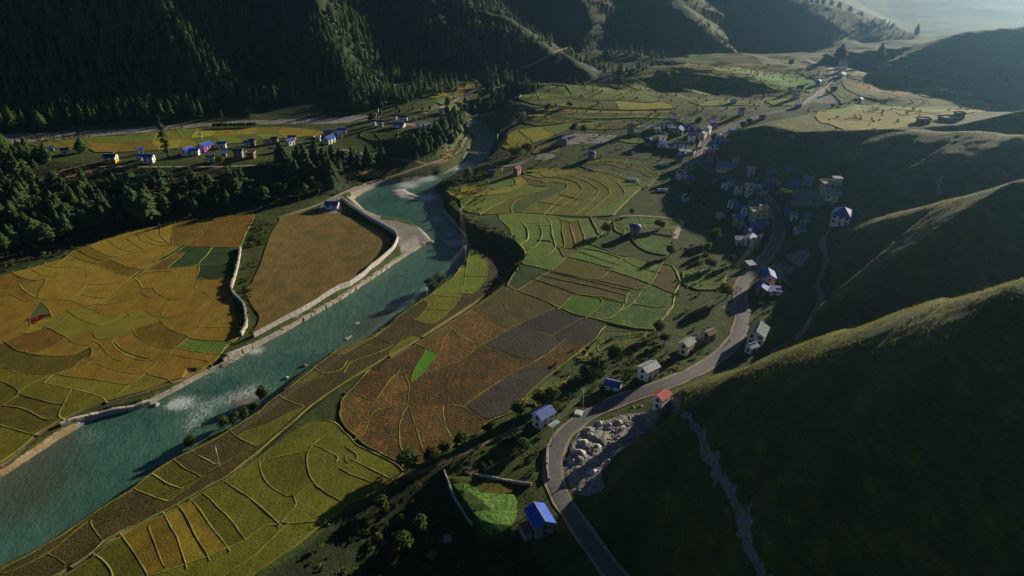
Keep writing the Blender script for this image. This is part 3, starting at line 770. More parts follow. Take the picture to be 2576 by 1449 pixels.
# ------------------------------------------------------------------ fields: traced plots, each its own sheet, divided by raised bunds
FIELD_NAME = {'gold': 'rice_field', 'gold2': 'rice_field', 'olive': 'rice_field', 'olive2': 'rice_field', 'rice_y': 'rice_field', 'green': 'pasture_field', 'bright': 'young_rice_field',
              'veg': 'vegetable_field', 'veg2': 'vegetable_field', 'brown': 'buckwheat_field', 'browngreen': 'bean_field', 'soil': 'ploughed_field', 'lightgreen': 'pasture_field',
              'meadow': 'meadow_ground', 'dirt': 'yard_ground', 'cabbage': 'cabbage_field'}
CROP_H = {'gold': .45, 'gold2': .45, 'olive': .45, 'olive2': .45, 'rice_y': .45, 'green': .3, 'bright': .35, 'veg': .35, 'veg2': .35, 'brown': .45, 'browngreen': .35, 'soil': .18,
          'lightgreen': .2, 'meadow': .12, 'dirt': .1, 'cabbage': .35}
ZONES = []
def zone(outline, lines, seeds, default, step=5.0, bw=.7, bh=.42, bund='bund', rim=True, flat=0.1, lift=0.0):
    ZONES.append(outline)
    O = hit(parse(outline))
    O = resample(np.concatenate([O, O[:1]]), 3.0)[:-1]
    pls, raw = [], []
    for s in lines:
        if not s.strip(): continue
        P = hit(parse(s))
        a = P[0] - P[1]; b = P[-1] - P[-2]
        a /= np.linalg.norm(a[:2]) + 1e-6; b /= np.linalg.norm(b[:2]) + 1e-6
        ext = 1.6 * max(1.0, P[:, 1].mean() / 400)
        P = np.concatenate([[P[0] + a * ext], P, [P[-1] + b * ext]])
        raw.append(P)
    for i, P in enumerate(raw):
        P = list(P); tol = 8.0 * max(1.0, np.mean([p[1] for p in P]) / 380)
        for end in (0, -1):
            e = P[1 if end == 0 else -2]; best = (tol, None)
            for j, Q in enumerate([np.concatenate([O, O[:1]])] + raw):
                if j == i + 1: continue
                dd_, bb_ = poly_dist(np.array([e[0]]), np.array([e[1]]), Q)
                if dd_[0] < best[0]:
                    k_ = min(int(bb_[0]), len(Q) - 2); f_ = bb_[0] - k_
                    best = (dd_[0], Q[k_] * (1 - f_) + Q[k_ + 1] * f_)
            if best[1] is not None:
                v_ = best[1] - e; L_ = np.linalg.norm(v_[:2])
                q_ = best[1] + (v_ / L_ * 1.7 if L_ > .05 else 0)
                P[end] = q_
        pls.append(smooth_line(resample(np.array(P), 2.2), 1))
    verts, edges = [], []
    for k, P in enumerate([O] + pls):
        i0 = len(verts); n = len(P)
        verts += [Vector((p[0], p[1])) for p in P]
        edges += [(i0 + i, i0 + i + 1) for i in range(n - 1)]
        if k == 0: edges.append((i0 + n - 1, i0))
    x0, x1, y0, y1 = O[:, 0].min(), O[:, 0].max(), O[:, 1].min(), O[:, 1].max()
    gx, gy = np.meshgrid(np.arange(x0, x1, step), np.arange(y0, y1, step))
    gx = gx.ravel() + rng.uniform(-.3, .3, gx.size) * step; gy = gy.ravel() + rng.uniform(-.3, .3, gy.size) * step
    m = inside(gx, gy, O)
    dd, _ = poly_dist(gx, gy, np.concatenate([O, O[:1]]))
    m &= dd > 1.2
    for P in pls:
        d2, _ = poly_dist(gx, gy, P); m &= d2 > 1.2
    verts += [Vector((a, b)) for a, b in zip(gx[m], gy[m])]
    vs, es, fs, ov, oe, of = geometry.delaunay_2d_cdt(verts, edges, [], 0, 0.02)
    con = {tuple(sorted(e)) for e, o in zip(es, oe) if len(o)}
    e2f = {}
    for fi, f in enumerate(fs):
        for a, b in zip(f, f[1:] + f[:1] if isinstance(f, list) else tuple(f[1:]) + (f[0],)):
            e2f.setdefault(tuple(sorted((a, b))), []).append(fi)
    comp = [-1] * len(fs); nc = 0
    for s0 in range(len(fs)):
        if comp[s0] >= 0: continue
        st = [s0]; comp[s0] = nc
        while st:
            f = fs[st.pop()]
            for a, b in zip(f, list(f[1:]) + [f[0]]):
                e = tuple(sorted((a, b)))
                if e in con: continue
                for g in e2f[e]:
                    if comp[g] < 0: comp[g] = nc; st.append(g)
        nc += 1
    VX = np.array([v.x for v in vs]); VY = np.array([v.y for v in vs]); VZ = zat(VX, VY)
    seedp = []
    for s in seeds:
        typ, rest = s.split(':')
        for p in hit(parse(rest)): seedp.append((typ, p))
    groups = {}; nreg = 0
    for fi, c in enumerate(comp): groups.setdefault(c, []).append(fi)
    for c, tri in groups.items():
        T = np.array([fs[i] for i in tri])
        cx = VX[T].mean(1); cy = VY[T].mean(1)
        ar = 0.5 * np.abs((VX[T[:, 1]] - VX[T[:, 0]]) * (VY[T[:, 2]] - VY[T[:, 0]]) - (VX[T[:, 2]] - VX[T[:, 0]]) * (VY[T[:, 1]] - VY[T[:, 0]]))
        if ar.sum() < 5: continue
        w = inside(cx, cy, O)
        if (ar * w).sum() < .5 * ar.sum(): continue
        typ = None
        for ty, p in seedp:
            x, y = p[0], p[1]
            a = VX[T], VY[T]
            def cr(i, j): return (a[0][:, j] - a[0][:, i]) * (y - a[1][:, i]) - (a[1][:, j] - a[1][:, i]) * (x - a[0][:, i])
            s1, s2, s3 = cr(0, 1), cr(1, 2), cr(2, 0)
            if (((s1 >= 0) & (s2 >= 0) & (s3 >= 0)) | ((s1 <= 0) & (s2 <= 0) & (s3 <= 0))).any(): typ = ty
        if typ is None: typ = default[int(rng.integers(len(default)))]
        hh = .30 + lift + float(rng.uniform(-.03, .04))
        used = np.unique(T); mp = {int(v): i for i, v in enumerate(used)}
        lvl = VZ[used]
        if len(used) > 8:
            A_ = np.column_stack([VX[used] - VX[used].mean(), VY[used] - VY[used].mean(), np.ones(len(used))])
            cf, *_ = np.linalg.lstsq(A_, lvl, rcond=None)
            lvl = lvl * (1 - flat) + (A_ @ cf) * flat
        V = np.stack([VX[used], VY[used], lvl + hh], 1)
        FF = [tuple(mp[int(v)] for v in t) for t in T]
        # skirt
        cnt = {}
        for t in FF:
            for a_, b_ in ((t[0], t[1]), (t[1], t[2]), (t[2], t[0])):
                cnt[tuple(sorted((a_, b_)))] = cnt.get(tuple(sorted((a_, b_))), 0) + 1
        nv = len(V); low = V.copy(); low[:, 2] -= hh + 1.0
        bnd = [e for e, k_ in cnt.items() if k_ == 1]
        V2 = np.concatenate([V, low])
        for a_, b_ in bnd:
            FF.append((a_, b_, b_ + nv)); FF.append((a_, b_ + nv, a_ + nv))
        nm = FIELD_NAME[typ]; nreg += 1
        big = max(big, ar.sum()) if nreg > 1 else ar.sum()
        link(nm, np_mesh(nm, V2, np.array(FF), typ), kind='structure')
    print('zone', nreg, 'plots, largest', round(float(big)) if nreg else 0, 'of', round(float(0.5 * abs(np.dot(O[:, 0], np.roll(O[:, 1], 1)) - np.dot(O[:, 1], np.roll(O[:, 0], 1))))))
    if bund:
        for P in ([np.concatenate([O, O[:1]])] if rim else []) + pls:
            Q = resample(P, 1.4); n = len(Q)
            t = np.gradient(Q[:, :2], axis=0); t /= np.linalg.norm(t, axis=1)[:, None] + 1e-9
            nr = np.stack([-t[:, 1], t[:, 0]], 1)
            s = np.arange(n)
            ww = .5 * bw * (.45 + 1.25 * vnoise(s / 2.3, s * 0 + P[0][0], 5)); 
            jit = (vnoise(s / 3.0, s * 0 + P[0][1], 9) - .5) * .5
            zt = zat(Q[:, 0], Q[:, 1])
            prof = [(-1, -.4), (-.75, .27), (-.25, .33 + bh * .16), (.3, .32 + bh * .16), (.8, .27), (1, -.4)]
            V = []
            for o, h in prof:
                q = Q[:, :2] + nr * ((o * ww + jit))[:, None]
                V.append(np.column_stack([q, zt + h + (vnoise(s / 1.7, s * 0 + o * 10, 3) - .5) * .10]))
            V = np.stack(V, 1); mm = len(prof)
            ii = np.arange(n * mm).reshape(n, mm)
            FQ = np.stack([ii[:-1, :-1], ii[:-1, 1:], ii[1:, 1:], ii[1:, :-1]], -1).reshape(-1, 4)
            link('field_bund', np_mesh('field_bund', V.reshape(-1, 3), FQ, bund, True), kind='structure')

zone("""D 0,800 230,740 480,670 560,600 700,560 830,510 1010,460 1140,430 1320,390 1560,370 1700,345 1920,330 1850,480 1810,590 1790,720 1740,880 1760,1000 1770,1100 1810,1200 1800,1260 1700,1330 1640,1420
G 1400,20 1290,110 1140,130 960,200 720,265 560,320 420,385 250,480 130,590 0,680 -250,830 D -250,850""",
"""D 700,590 790,630 860,660 1000,620 1090,600 1240,570 1310,555 1370,575 1460,575 1600,580 1810,585
D 820,530 870,575 930,605 1000,620
D 960,510 980,540 1030,570 1090,600
D 1040,480 1060,530 1130,555 1240,575
D 1100,470 1110,500 1170,535 1280,558
D 1210,430 1205,480 1240,530 1290,555
D 1320,410 1295,500 1300,555
D 1550,380 1530,450 1470,500 1370,570
D 1570,375 1550,455 1490,510 1385,575
D 1370,560 1290,620 1180,680 1070,750 960,830 880,900 800,970 760,1010
D 1390,575 1310,630 1200,695 1090,760 980,840 900,910 820,980 775,1015
D 860,660 740,700 640,735 500,740 370,730
D 590,600 670,650 760,685 840,660
D 530,640 620,680 700,700
D 750,710 800,750 880,780 960,800
D 830,675 930,720 1060,750
D 640,735 665,800 650,860 610,930 580,945 520,975
D 650,865 780,865 910,855
D 220,745 300,780 380,810 420,800 620,740
D 110,790 250,835 380,815
D 0,900 150,870 260,845 380,815
D 150,875 200,920 290,970
D 90,945 170,980 240,1005 290,970
D 290,970 430,980 520,975 640,1025 760,1010
D -100,1000 0,970 90,945
D 580,940 720,960 800,970
D 350,840 300,910 290,970
D 1060,750 1200,745 1350,735 1500,715
D 1280,720 1340,670 1400,620
D 1180,690 1250,670 1330,670
D 1600,580 1560,640 1500,700 1500,760 1480,820
D 1480,820 1600,825 1740,810
D 1500,715 1620,710 1790,690
D 1560,630 1680,625 1800,620
D 960,800 1040,830 1080,900 1150,890 1300,850 1480,820
D 1020,800 1150,770 1330,755
D 1150,890 1200,940 1290,990 1400,960 1540,925 1700,905
D 1500,830 1460,905
D 1075,920 1120,970 1190,950 1170,900
D 1290,990 1230,1060 1210,1100 1280,1120 1400,1090 1540,1030 1600,960 1540,925
D 740,1020 870,1010 1000,970 1080,910
D 1090,1055 1150,1100 1280,1120
D 630,1030 800,1100 870,1100 950,1060
D 570,1110 680,1160 760,1180
D 720,1260 700,1220 760,1180 900,1160 1140,1090
D 760,1180 900,1110 1090,1055
D 540,1270 640,1230 720,1200
D 720,1260 740,1290 860,1260 1000,1200 1120,1170 1280,1120
D -100,1360 0,1310 100,1270 240,1190 210,1120 300,990
D 360,1190 450,1230 500,1260 570,1310 680,1335 740,1290
D 60,1310 110,1350 170,1375 260,1380 400,1330 500,1260
D 230,1240 330,1180 400,1110 630,1030
D 1000,1200 1040,1270 1140,1320 1300,1360 1440,1250 1300,1220 1230,1160
D 830,1290 900,1370 1000,1420 1100,1449
D 850,1280 920,1350 1030,1400 1180,1440
D 1300,1360 1250,1420 1200,1449
D 1440,1250 1530,1160 1640,1100 1770,1030
D 1560,1190 1810,1180
D 1450,1280 1700,1290
D 1360,1350 1600,1390
D 1290,1390 1560,1440
D 170,1385 380,1400 520,1410 680,1330
D 680,1330 700,1390 650,1449
D 740,1300 830,1400 900,1449
D 210,1120 300,1140 430,1100 630,1030
D 400,1110 370,1060 320,990
G -100,80 0,120 100,170 140,210 90,250 0,300 -100,330
G 130,200 220,140 350,90 500,40
G 300,140 440,170 490,185 560,195 680,230 720,250
G 490,185 440,270 390,370
G 160,220 270,260 420,290
G 0,290 150,310 330,400
G 620,0 760,50 900,80 1000,70 1050,30
G 340,75 560,110 800,140 880,160 960,100 1010,70
G -80,410 0,430 110,460 190,490
G 20,30 130,80 260,80 380,90
G 1000,80 1160,120
G 880,160 800,220 780,260
G 500,40 560,-30
G 350,90 300,140""".split('\n'),
["green:D 1740,560 1640,640 1600,1250 1550,1320 1450,1370 1640,1050 480,1190 D 40,1420", "veg:D 1620,750 1650,670", "bright:D 540,1055", "veg2:D 330,1060 D 300,1110 G 1150,70", "olive2:G 650,120 G 850,200 G 350,250 G 300,180 G 150,380 G 200,330 G 380,200 G 100,480",
 "rice_y:D 1450,950 1620,930 1000,1090 630,1240 930,1100 720,1190", "gold:D 100,1230 100,1050 1400,1180 1350,1050 1150,1270",
 "gold2:D 560,860 470,930 800,600 1150,620 1600,460 840,890 1130,930 1320,800 400,1350 200,1330"],
 ['gold', 'gold', 'gold2', 'gold'], step=6.0)

zone("""G -150,1540 0,1415 230,1290 400,1190 600,1055 750,955 890,870 1030,755 1180,660 1330,585 1420,550 1560,460 1720,365 1860,250 1930,200 2130,40
E 10,1330 190,1285 340,1195 430,1105 540,1030 650,955 840,820 950,660 975,560 1060,520 1200,570 1320,640 1300,710 1215,850 1080,945 780,1140 560,1280 320,1420
G 2300,160 2150,265 1950,435 1770,595 1520,785 1290,912 1110,1012 890,1122 710,1212 630,1290 380,1449 200,1540""",
"""G 590,1060 620,1120 680,1180 720,1220
G 0,1449 60,1430 330,1300 600,1080
G 330,1300 440,1370
G 940,870 1030,910 1140,945
G 1190,665 1230,710 1370,780
G 1060,770 1140,830 1270,870
G 1330,625 1480,700 1510,715
G 1140,945 1270,860 1420,740 1700,590
G 1560,465 1600,510 1740,575
G 1860,240 1960,270 2070,300
G 1600,510 1700,450 1830,420 1950,350 2070,300
G 2070,300 1900,450 1740,575
G 2120,20 2180,80 2318,60
G 1950,190 2060,130 2200,100
E 0,1400 160,1310 330,1210
E 160,1310 330,1360
E 60,1449 250,1390 400,1320
E 270,1270 390,1320 480,1280
E 520,1110 610,1160 700,1160 780,1150
E 650,990 640,1050 560,1150
E 960,620 940,760 920,900 890,980 820,1060 700,1160
E 680,945 870,960
E 610,1050 820,1060
E 960,800 1110,805
E 920,930 1000,940 1090,820 1110,700 1010,590
E 340,1400 440,1300 560,1240""".split('\n'),
["rice_y:E 1040,700 G 300,1220 G 150,1330", "lightgreen:E 980,880", "bright:G 1900,460", "green:E 100,1380 E 300,1290 E 450,1200 E 200,1340 G 2200,120 G 1260,650", "gold:G 480,1230 G 430,1290", "olive:E 1200,700", "browngreen:G 2000,220 G 1850,330", "olive2:E 760,1010 E 700,1100"],
 ['olive', 'olive', 'olive2'], step=5.0)

zone("""G 430,1460 660,1310 740,1230 920,1130 1130,1030 1310,930 1540,800 1760,650 1800,615 1980,485 2140,395 2250,395 2318,445 H 20,470 100,560 160,590 300,650 430,740 300,850 200,900 60,960
G 2200,1090 2150,1130 2000,1250 1700,1449 1600,1540 400,1540""",
"""G 2200,500 2100,590 2080,660 2110,800 2130,830 2220,890 2318,950
G 1760,680 1900,640 2090,605
G 1760,680 1770,760 1840,860 1970,930 2000,920 2040,870 2110,825
G 2000,930 2020,970 1950,1040 1900,1090
G 1540,820 1650,890 1780,990 1890,1090 1930,1130
G 1380,890 1480,980 1580,1090 1670,1210
G 1310,950 1400,1060 1480,1180 1545,1260
G 1240,1000 1300,1110 1360,1230 1415,1320
G 1120,1040 1180,1140 1230,1260 1270,1370
G 1000,1090 1040,1200 1080,1320 1130,1430
G 840,1190 900,1280 960,1380 1010,1449
G 660,1320 740,1380 780,1449
G 900,1490 1000,1460 1130,1420 1420,1320 1550,1260 1670,1210 1740,1150 1810,1090
G 1880,1095 2050,1095 2200,1070
G 2318,650 2140,560
G 1500,1449 1650,1370 1750,1300 1900,1140
G 1700,920 1780,880 1840,860
H 0,570 130,640 60,700 10,740
H 0,660 70,700
H 100,680 230,740 340,800
H 20,740 160,800 280,850""".split('\n'),
["gold:G 1090,1250 G 1220,1180 G 1330,1130 G 1160,1300", "gold2:G 1800,900", "olive:G 1500,1100 G 1250,1420 G 2050,1180 G 2250,500"], ['olive', 'olive', 'olive2'], step=5.0)

zone("""E 800,1170 880,1110 1000,1040 1240,875 1320,915 1480,965 1620,1035 1770,1095 1950,1135 2010,1160 1960,1200 1930,1260 1880,1300 1780,1380 1690,1449
H 1440,60 1320,160 1230,250 1170,330 980,410 950,480 860,500 760,560 640,640 540,690 430,690 300,635 150,550 20,430 -10,350 0,260 90,160 240,20 E 350,1440 570,1310""",
"""E 780,1170 830,1190 870,1240 960,1280 1100,1350 1300,1410 1455,1445
E 1250,1060 1400,1120
E 1090,1115 1180,1165 1260,1200
E 1330,1170 1460,1210 1590,1250 1710,1300 1830,1320
E 1270,1195 1450,1110 1620,1035
E 1260,1200 1060,1320
E 1590,1250 1780,1130 1830,1110
E 1670,1290 1580,1370 1455,1445
E 1000,1050 1090,1115
E 1240,880 1250,1060
E 640,1345 740,1382 H 590,30 480,150 460,145 500,40 E 590,1440 640,1345
E 830,1190 760,1300 740,1382
E 1060,1320 900,1440 H 560,80
H 70,215 150,235 230,275 270,200 330,120 380,70
H 420,30 440,120 465,150 450,290
H 450,290 690,290 830,295 990,415
H 690,290 700,430 770,540
H 830,295 1000,180 1180,60 1310,-4
H 160,490 220,320 330,310
H 450,290 390,420 400,560 430,680
H 560,640 520,480 450,290""".split('\n'),
["soil:E 1550,1180 1800,1220 1600,1400 1250,1300 1450,1260 1750,1340 H 1150,200 H 1000,330", "browngreen:E 950,1330 E 1250,1130 1450,1350 1100,1060 1350,1100 1450,1050", "brown:H 700,150 H 300,400 H 600,450 H 850,400 H 1060,120 E 700,1300 E 1000,1200 E 950,1150", "bright:H 530,80 E 665,1390"], ['brown'], step=5.0, bw=.55, bh=.15)

zone("E 1090,1320 1270,1205 1340,1178 1460,1218 1590,1258 1670,1292 1580,1368 1455,1438 1300,1402", ["E 1330,1180 1200,1350"], [], ['soil'], step=5.0, bund=None, lift=.09)
zone("H 860,300 1000,192 1180,72 1300,8 1430,62 1320,153 1225,243 1165,323 985,398", [], [], ['soil'], step=5.0, bund=None, lift=.09)
zone("""E 940,385 1100,345 1320,325 1500,335 1720,355 1900,355 2030,378 2000,430 1940,500 1870,550 1900,570 2120,650 2240,660 2330,700 2500,720 2560,840 2510,930 2500,1020 2400,1150 2340,1200 2200,1190 2030,1150 1950,1130
1770,1090 1620,1030 1480,960 1320,910 1245,870 1290,800 1350,710 1390,660 1380,600 1300,520 1180,475 1060,445 1000,400""",
"""E 1180,330 1190,370 1250,420 1280,470 1290,510
E 1330,325 1350,380 1400,440 1415,490 1390,540 1340,560
E 1450,330 1490,400 1515,480 1500,540 1440,590 1390,605
E 1540,335 1580,400 1590,480 1605,540 1620,580 1560,640 1450,680 1380,690
E 1640,360 1670,400 1665,470 1690,570
E 1720,400 1740,470 1760,540 1780,600
E 1790,380 1810,440 1830,500 1835,590 1760,630 1690,660
E 1880,360 1900,400 1930,450 1940,490
E 1640,360 1720,400 1790,380
E 1600,570 1650,585 1660,630 1690,660
E 1650,580 1780,600
E 1370,710 1480,730 1560,755
E 1690,660 1640,710 1580,760 1450,830 1330,905
E 1590,760 1720,790 1850,820 1940,835 2010,770 2080,690
E 1780,610 1900,650 2060,710
E 1730,660 1850,690 2030,740
E 1480,830 1600,870 1760,930 1850,950 2000,960 2140,1000
E 1540,800 1700,840 1900,880 2100,930 2150,950
E 1580,770 1800,820 2000,870 2200,920
E 2140,1000 2160,930 2210,900
E 1940,835 2100,870 2260,910 2330,860 2400,740
E 2040,760 2200,810 2330,860 2500,930
E 2120,680 2250,740 2370,770
E 1660,1030 1740,950 1790,930 1970,970 1960,1020 1870,1090
E 1970,970 2140,1000 2100,1060 2030,1120 1950,1130
E 2270,900 2200,1010 2100,1060
E 2200,1010 2370,1040 2500,1020
E 1350,405 1480,400
E 1510,415 1590,420
E 1530,530 1610,540
E 1850,590 1990,620 2120,670""".split('\n'),
["veg:E 1150,400 1300,430 1430,470 1520,400 1450,600 1400,790 1250,370 1420,370 1540,480 1850,910 1980,900", "veg2:E 1500,680 1620,480 1640,620 2300,1100 2400,950", "olive:E 1980,580 1800,740 1850,640 1880,680", "olive2:E 1850,480 1710,520 1620,900", "green:E 1540,610 1900,460 2230,980", "browngreen:E 1800,870 2100,900 2200,860 1500,890",
 "bright:E 1820,1010", "cabbage:E 2030,1040"], ['veg2', 'veg', 'browngreen'], step=5.0, bw=1.05, bh=1.0, flat=.5)

zone("""E 785,150 920,112 1180,82 1300,62 1380,42 1480,12 B 1350,1300 1480,1272 1600,1262 1760,1290 1830,1300 1950,1300 2060,1330 2230,1390 2290,1430 E 2270,125 2200,185 2080,300 2050,343 1900,346 1720,346 1500,326 1320,316 1100,336 980,318 920,300 890,220 830,190""",
"""E 840,165 930,180 1090,160 1290,110
E 890,210 1050,195 1250,175 1400,110 1410,80 1380,50
E 900,260 1100,200
E 1100,300 1250,220 1380,190 1480,160 1580,130
E 1280,285 1310,230 1400,205
E 1390,300 1480,240 1540,215 1640,180 1700,140 1710,110 1600,85 1540,95
E 1535,325 1590,270 1680,190
E 1580,330 1650,280 1750,220 1820,150 1800,110 1740,80 1650,60
E 1640,345 1740,290 1780,230
E 1740,350 1830,290 1930,190 1940,150 1880,100 1780,60 1720,40
E 1830,350 1940,260 2030,180 2010,130 1920,80 1820,40
E 1870,345 1990,270 2110,220 2140,180 2110,120 2050,80
E 1450,110 1520,130 1560,110 1500,80 1400,70
E 1480,10 1530,50 1640,60 1720,30 1800,10
B 1370,1310 1500,1350 1640,1330 1760,1300
E 1310,70 1320,100 1290,130
E 2110,120 2280,110
E 1480,240 1700,270
E 1640,180 1830,230
E 900,150 960,120 1120,130""".split('\n'),
["rice_y:E 1150,150 B 1550,1310", "gold:E 870,170", "green:E 1050,125 E 1600,110 E 1950,320", "lightgreen:E 1400,130"], ['olive', 'olive2', 'olive', 'olive2'], step=7.0, bw=1.0, bh=.9)

zone("A 200,1090 400,1060 620,1040 900,1030 1100,1010 1330,975 1560,975 1900,965 2100,960 2350,975 2480,1000 2350,1030 2200,1040 2030,1050 1900,1070 1700,1090 1500,1105 1300,1125 1050,1145 900,1150 720,1150 640,1100 500,1130 330,1110",
"""A 640,1040 660,1080 700,1120
A 850,1030 900,1080 880,1140
A 1180,1010 1150,1080 1200,1130
A 1330,985 1380,1040 1330,1110
A 1480,980 1440,1040 1500,1090
A 1650,975 1600,1030 1680,1080
A 1810,970 1780,1020 1830,1070
A 1950,965 1920,1010 1990,1050
A 2120,965 2090,1010 2150,1040
A 640,1080 900,1080 1150,1070 1380,1050 1600,1030 1900,1015 2200,1000
A 400,1060 520,1110""".split('\n'), ["lightgreen:A 1080,1050 1550,1060 1760,1050 2000,1035"], ['gold', 'gold2', 'rice_y', 'olive2', 'lightgreen'], step=8.0, bw=.7)
zone("C 1000,880 1080,830 1200,820 1480,770 1650,760 1900,745 2050,760 2250,760 2350,800 2200,850 2000,880 1770,935 1700,945 1450,975 1200,975 1050,930",
"""C 1080,840 1100,870 1250,860 1340,830 1330,815
C 1180,890 1300,850 1500,830 1620,850 1600,890 1450,920 1250,910 1180,890
C 1580,820 1800,850 1950,860
C 1650,870 1780,870 1900,860 1940,900
C 1850,770 1880,800 2050,790
C 1500,770 1560,800 1800,815
C 1240,860 1480,770
C 1950,860 2100,800 2250,790""".split('\n'), ["lightgreen:C 1200,845 1950,780 1750,900 1660,790", "gold:C 1400,880", "rice_y:C 1800,900"], ['lightgreen', 'olive2', 'rice_y'], step=7.0, bw=.8, bh=.4)
zone("C 550,590 720,550 900,570 1000,600 1010,650 960,700 850,660 720,690 640,660 560,620", ["C 720,545 830,600 830,640 860,670", "C 600,640 830,610"], ["bright:C 900,630"], ['lightgreen', 'bright'], step=9.0)
zone("C 1200,610 1450,650 1700,680 1750,700 1600,745 1480,760 1350,730 1230,670", ["C 1230,640 1500,700 1650,740", "C 1210,620 1600,720", "C 1300,690 1480,755", "C 1350,640 1690,720"], [], ['olive2', 'browngreen', 'lightgreen', 'brown'], step=9.0)
zone("B 1340,740 1420,690 1700,650 1850,650 2000,660 2130,680 2240,690 2350,740 2480,790 2520,820 2300,830 2100,830 1850,820 1600,800 1460,790",
     ["B 1480,760 1700,740 1900,720 2130,700", "B 1560,790 1800,770 2060,760 2340,780", "B 1700,650 1750,740", "B 1870,655 1960,690 1930,715", "B 2130,690 2060,760 2100,830", "B 1800,770 1820,820", "B 1420,690 1500,760"],
     [], ['lightgreen', 'olive2', 'rice_y'], step=9.0, bw=1.0, bh=.5)
zone("B 1180,1100 1330,980 1500,960 1700,930 1800,930 1700,980 1560,1040 1450,1080 1360,1110 1250,1130 1170,1120", ["B 1330,980 1450,1080", "B 1500,960 1600,1010"], [], ['lightgreen', 'rice_y'], step=8.0)
zone("B 160,1000 280,1000 430,1000 430,1040 320,1060 220,1060 140,1030", ["B 240,1000 300,1060"], [], ['green', 'lightgreen'], step=8.0)
zone("E 2180,510 2310,480 2480,520 2450,640 2330,620 2240,580", ["E 2290,480 2400,530 2470,540"], [], ['cabbage', 'veg2'], step=6.0)
zone("H 760,830 850,820 1000,890 1180,900 1200,960 1180,1080 1130,1140 1030,1180 960,1130 930,1050 850,950", [], ["cabbage:H 1080,1020"], ['veg'], step=4.0, rim=False)
zone("H 920,850 1000,795 1180,840 1170,890 1050,895 940,880", [], [], ['olive2'], step=4.0, rim=False)
zone("D 2100,350 2350,300 2560,335 E 0,335 100,375 250,435 370,510 360,570 300,635 180,735 60,825 0,862 D 2480,915 2300,1035 2050,1140 1920,1225 1885,1230 1940,1180 1960,1100 1900,1020 1850,920 1900,850 1960,720 2000,600 2040,480 2110,370", [], [], ['meadow'], step=6.0, rim=False)
zone("B 480,720 700,690 900,640 1000,620 1010,660 900,720 700,745", ["B 600,720 900,670 1000,650", "B 760,690 800,720"], [], ['lightgreen', 'rice_y', 'olive2'], step=9.0)
zone("V5 900,310 1400,235 2000,180 1850,260 1300,330 1000,370", ["V5 1000,320 1700,260"], [], ['rice_y', 'olive2'], step=8.0)
zone("V5 720,610 1100,595 1450,625 1430,730 1200,690 800,650", [], [], ['dirt'], step=8.0, rim=False)
zone("V1 50,590 250,535 560,575 540,650 300,650", [], [], ['lightgreen'], step=8.0)
zone("B 1960,1290 2130,1300 2100,1345 1990,1335", [], [], ['bright'], step=8.0)

def auto_zone(outline, rows, cross, default, seed, **kw):
    r = random.Random(seed); O = parse(outline)
    x0, x1, y0, y1 = O[:, 0].min(), O[:, 0].max(), O[:, 1].min(), O[:, 1].max()
    def clip(u_, v_): return bool(inside(np.array([u_]), np.array([v_]), O)[0])
    lines, grid = [], []
    for i in range(1, rows + 1):
        ph = r.uniform(0, 6); row = []
        for k_ in range(41):
            u_ = x0 + (x1 - x0) * k_ / 40
            col = [v_ for v_ in np.linspace(y0, y1, 60) if clip(u_, v_)]
            if not col: continue
            t_ = i / (rows + 1) + .06 * math.sin(k_ * .45 + ph)
            row.append((u_, col[0] + (col[-1] - col[0]) * t_))
        grid.append(row)
        if len(row) > 2: lines.append('F0 ' + ' '.join(f'{a_:.1f},{b_:.1f}' for a_, b_ in row[::3] + [row[-1]]))
    for i in range(rows + 1):
        for c_ in range(cross):
            u_ = x0 + (x1 - x0) * (c_ + r.uniform(.2, .8)) / cross
            col = [v_ for v_ in np.linspace(y0, y1, 60) if clip(u_, v_)]
            if len(col) < 4: continue
            a_ = col[0] + (col[-1] - col[0]) * i / (rows + 1); b_ = col[0] + (col[-1] - col[0]) * (i + 1) / (rows + 1)
            lines.append(f'F0 {u_:.1f},{a_:.1f} {u_ + r.uniform(-6, 6):.1f},{b_:.1f}')
    zone(outline, lines, [], default, **kw)
G3 = ['lightgreen', 'lightgreen', 'olive2', 'green', 'rice_y', 'browngreen']
auto_zone("B 1460,815 1700,825 2100,840 2480,835 2560,900 2300,890 2050,895 1800,900 1600,880 1470,850", 2, 5, G3, 1, step=9.0)
auto_zone("C 0,510 200,495 420,478 560,470 640,520 540,585 400,595 250,580 100,560 0,550", 3, 4, G3, 2, step=10.0)
auto_zone("C 50,770 250,735 450,735 620,755 580,800 350,795 150,805", 2, 4, G3, 3, step=9.0)
auto_zone("C 1760,690 1850,660 2000,670 2180,700 2150,738 1950,740 1800,730", 3, 3, G3, 4, step=9.0)
auto_zone("B 1950,1190 2250,1205 2400,1330 2300,1420 2070,1320 1900,1290 1800,1250", 3, 3, ['green', 'olive', 'veg2'], 5, step=8.0)
auto_zone("E 2050,385 2180,352 2480,365 2550,400 2490,495 2310,470 2180,500 2070,460", 2, 3, ['cabbage', 'veg2', 'green'], 6, step=6.0)
auto_zone("E 1990,1215 2200,1215 2330,1225 2200,1300 2080,1380 1950,1449 1800,1440 1900,1320", 3, 2, ['veg2', 'green', 'veg'], 7, step=6.0)
auto_zone("C 640,560 800,520 980,560 1080,590 1000,595 900,565 720,545", 1, 3, G3, 8, step=10.0)
auto_zone("B 1800,930 2100,905 2260,920 2240,960 2000,980 1850,975 1740,975", 2, 3, G3, 9, step=9.0)
auto_zone("B 1500,1090 1640,1060 1640,1130 1560,1150 1440,1160", 1, 2, G3, 10, step=8.0)
auto_zone("C 0,560 250,590 400,605 540,600 640,660 560,700 300,725 100,705 0,680", 4, 5, ['green', 'olive', 'lightgreen', 'olive2'], 21, step=10.0)
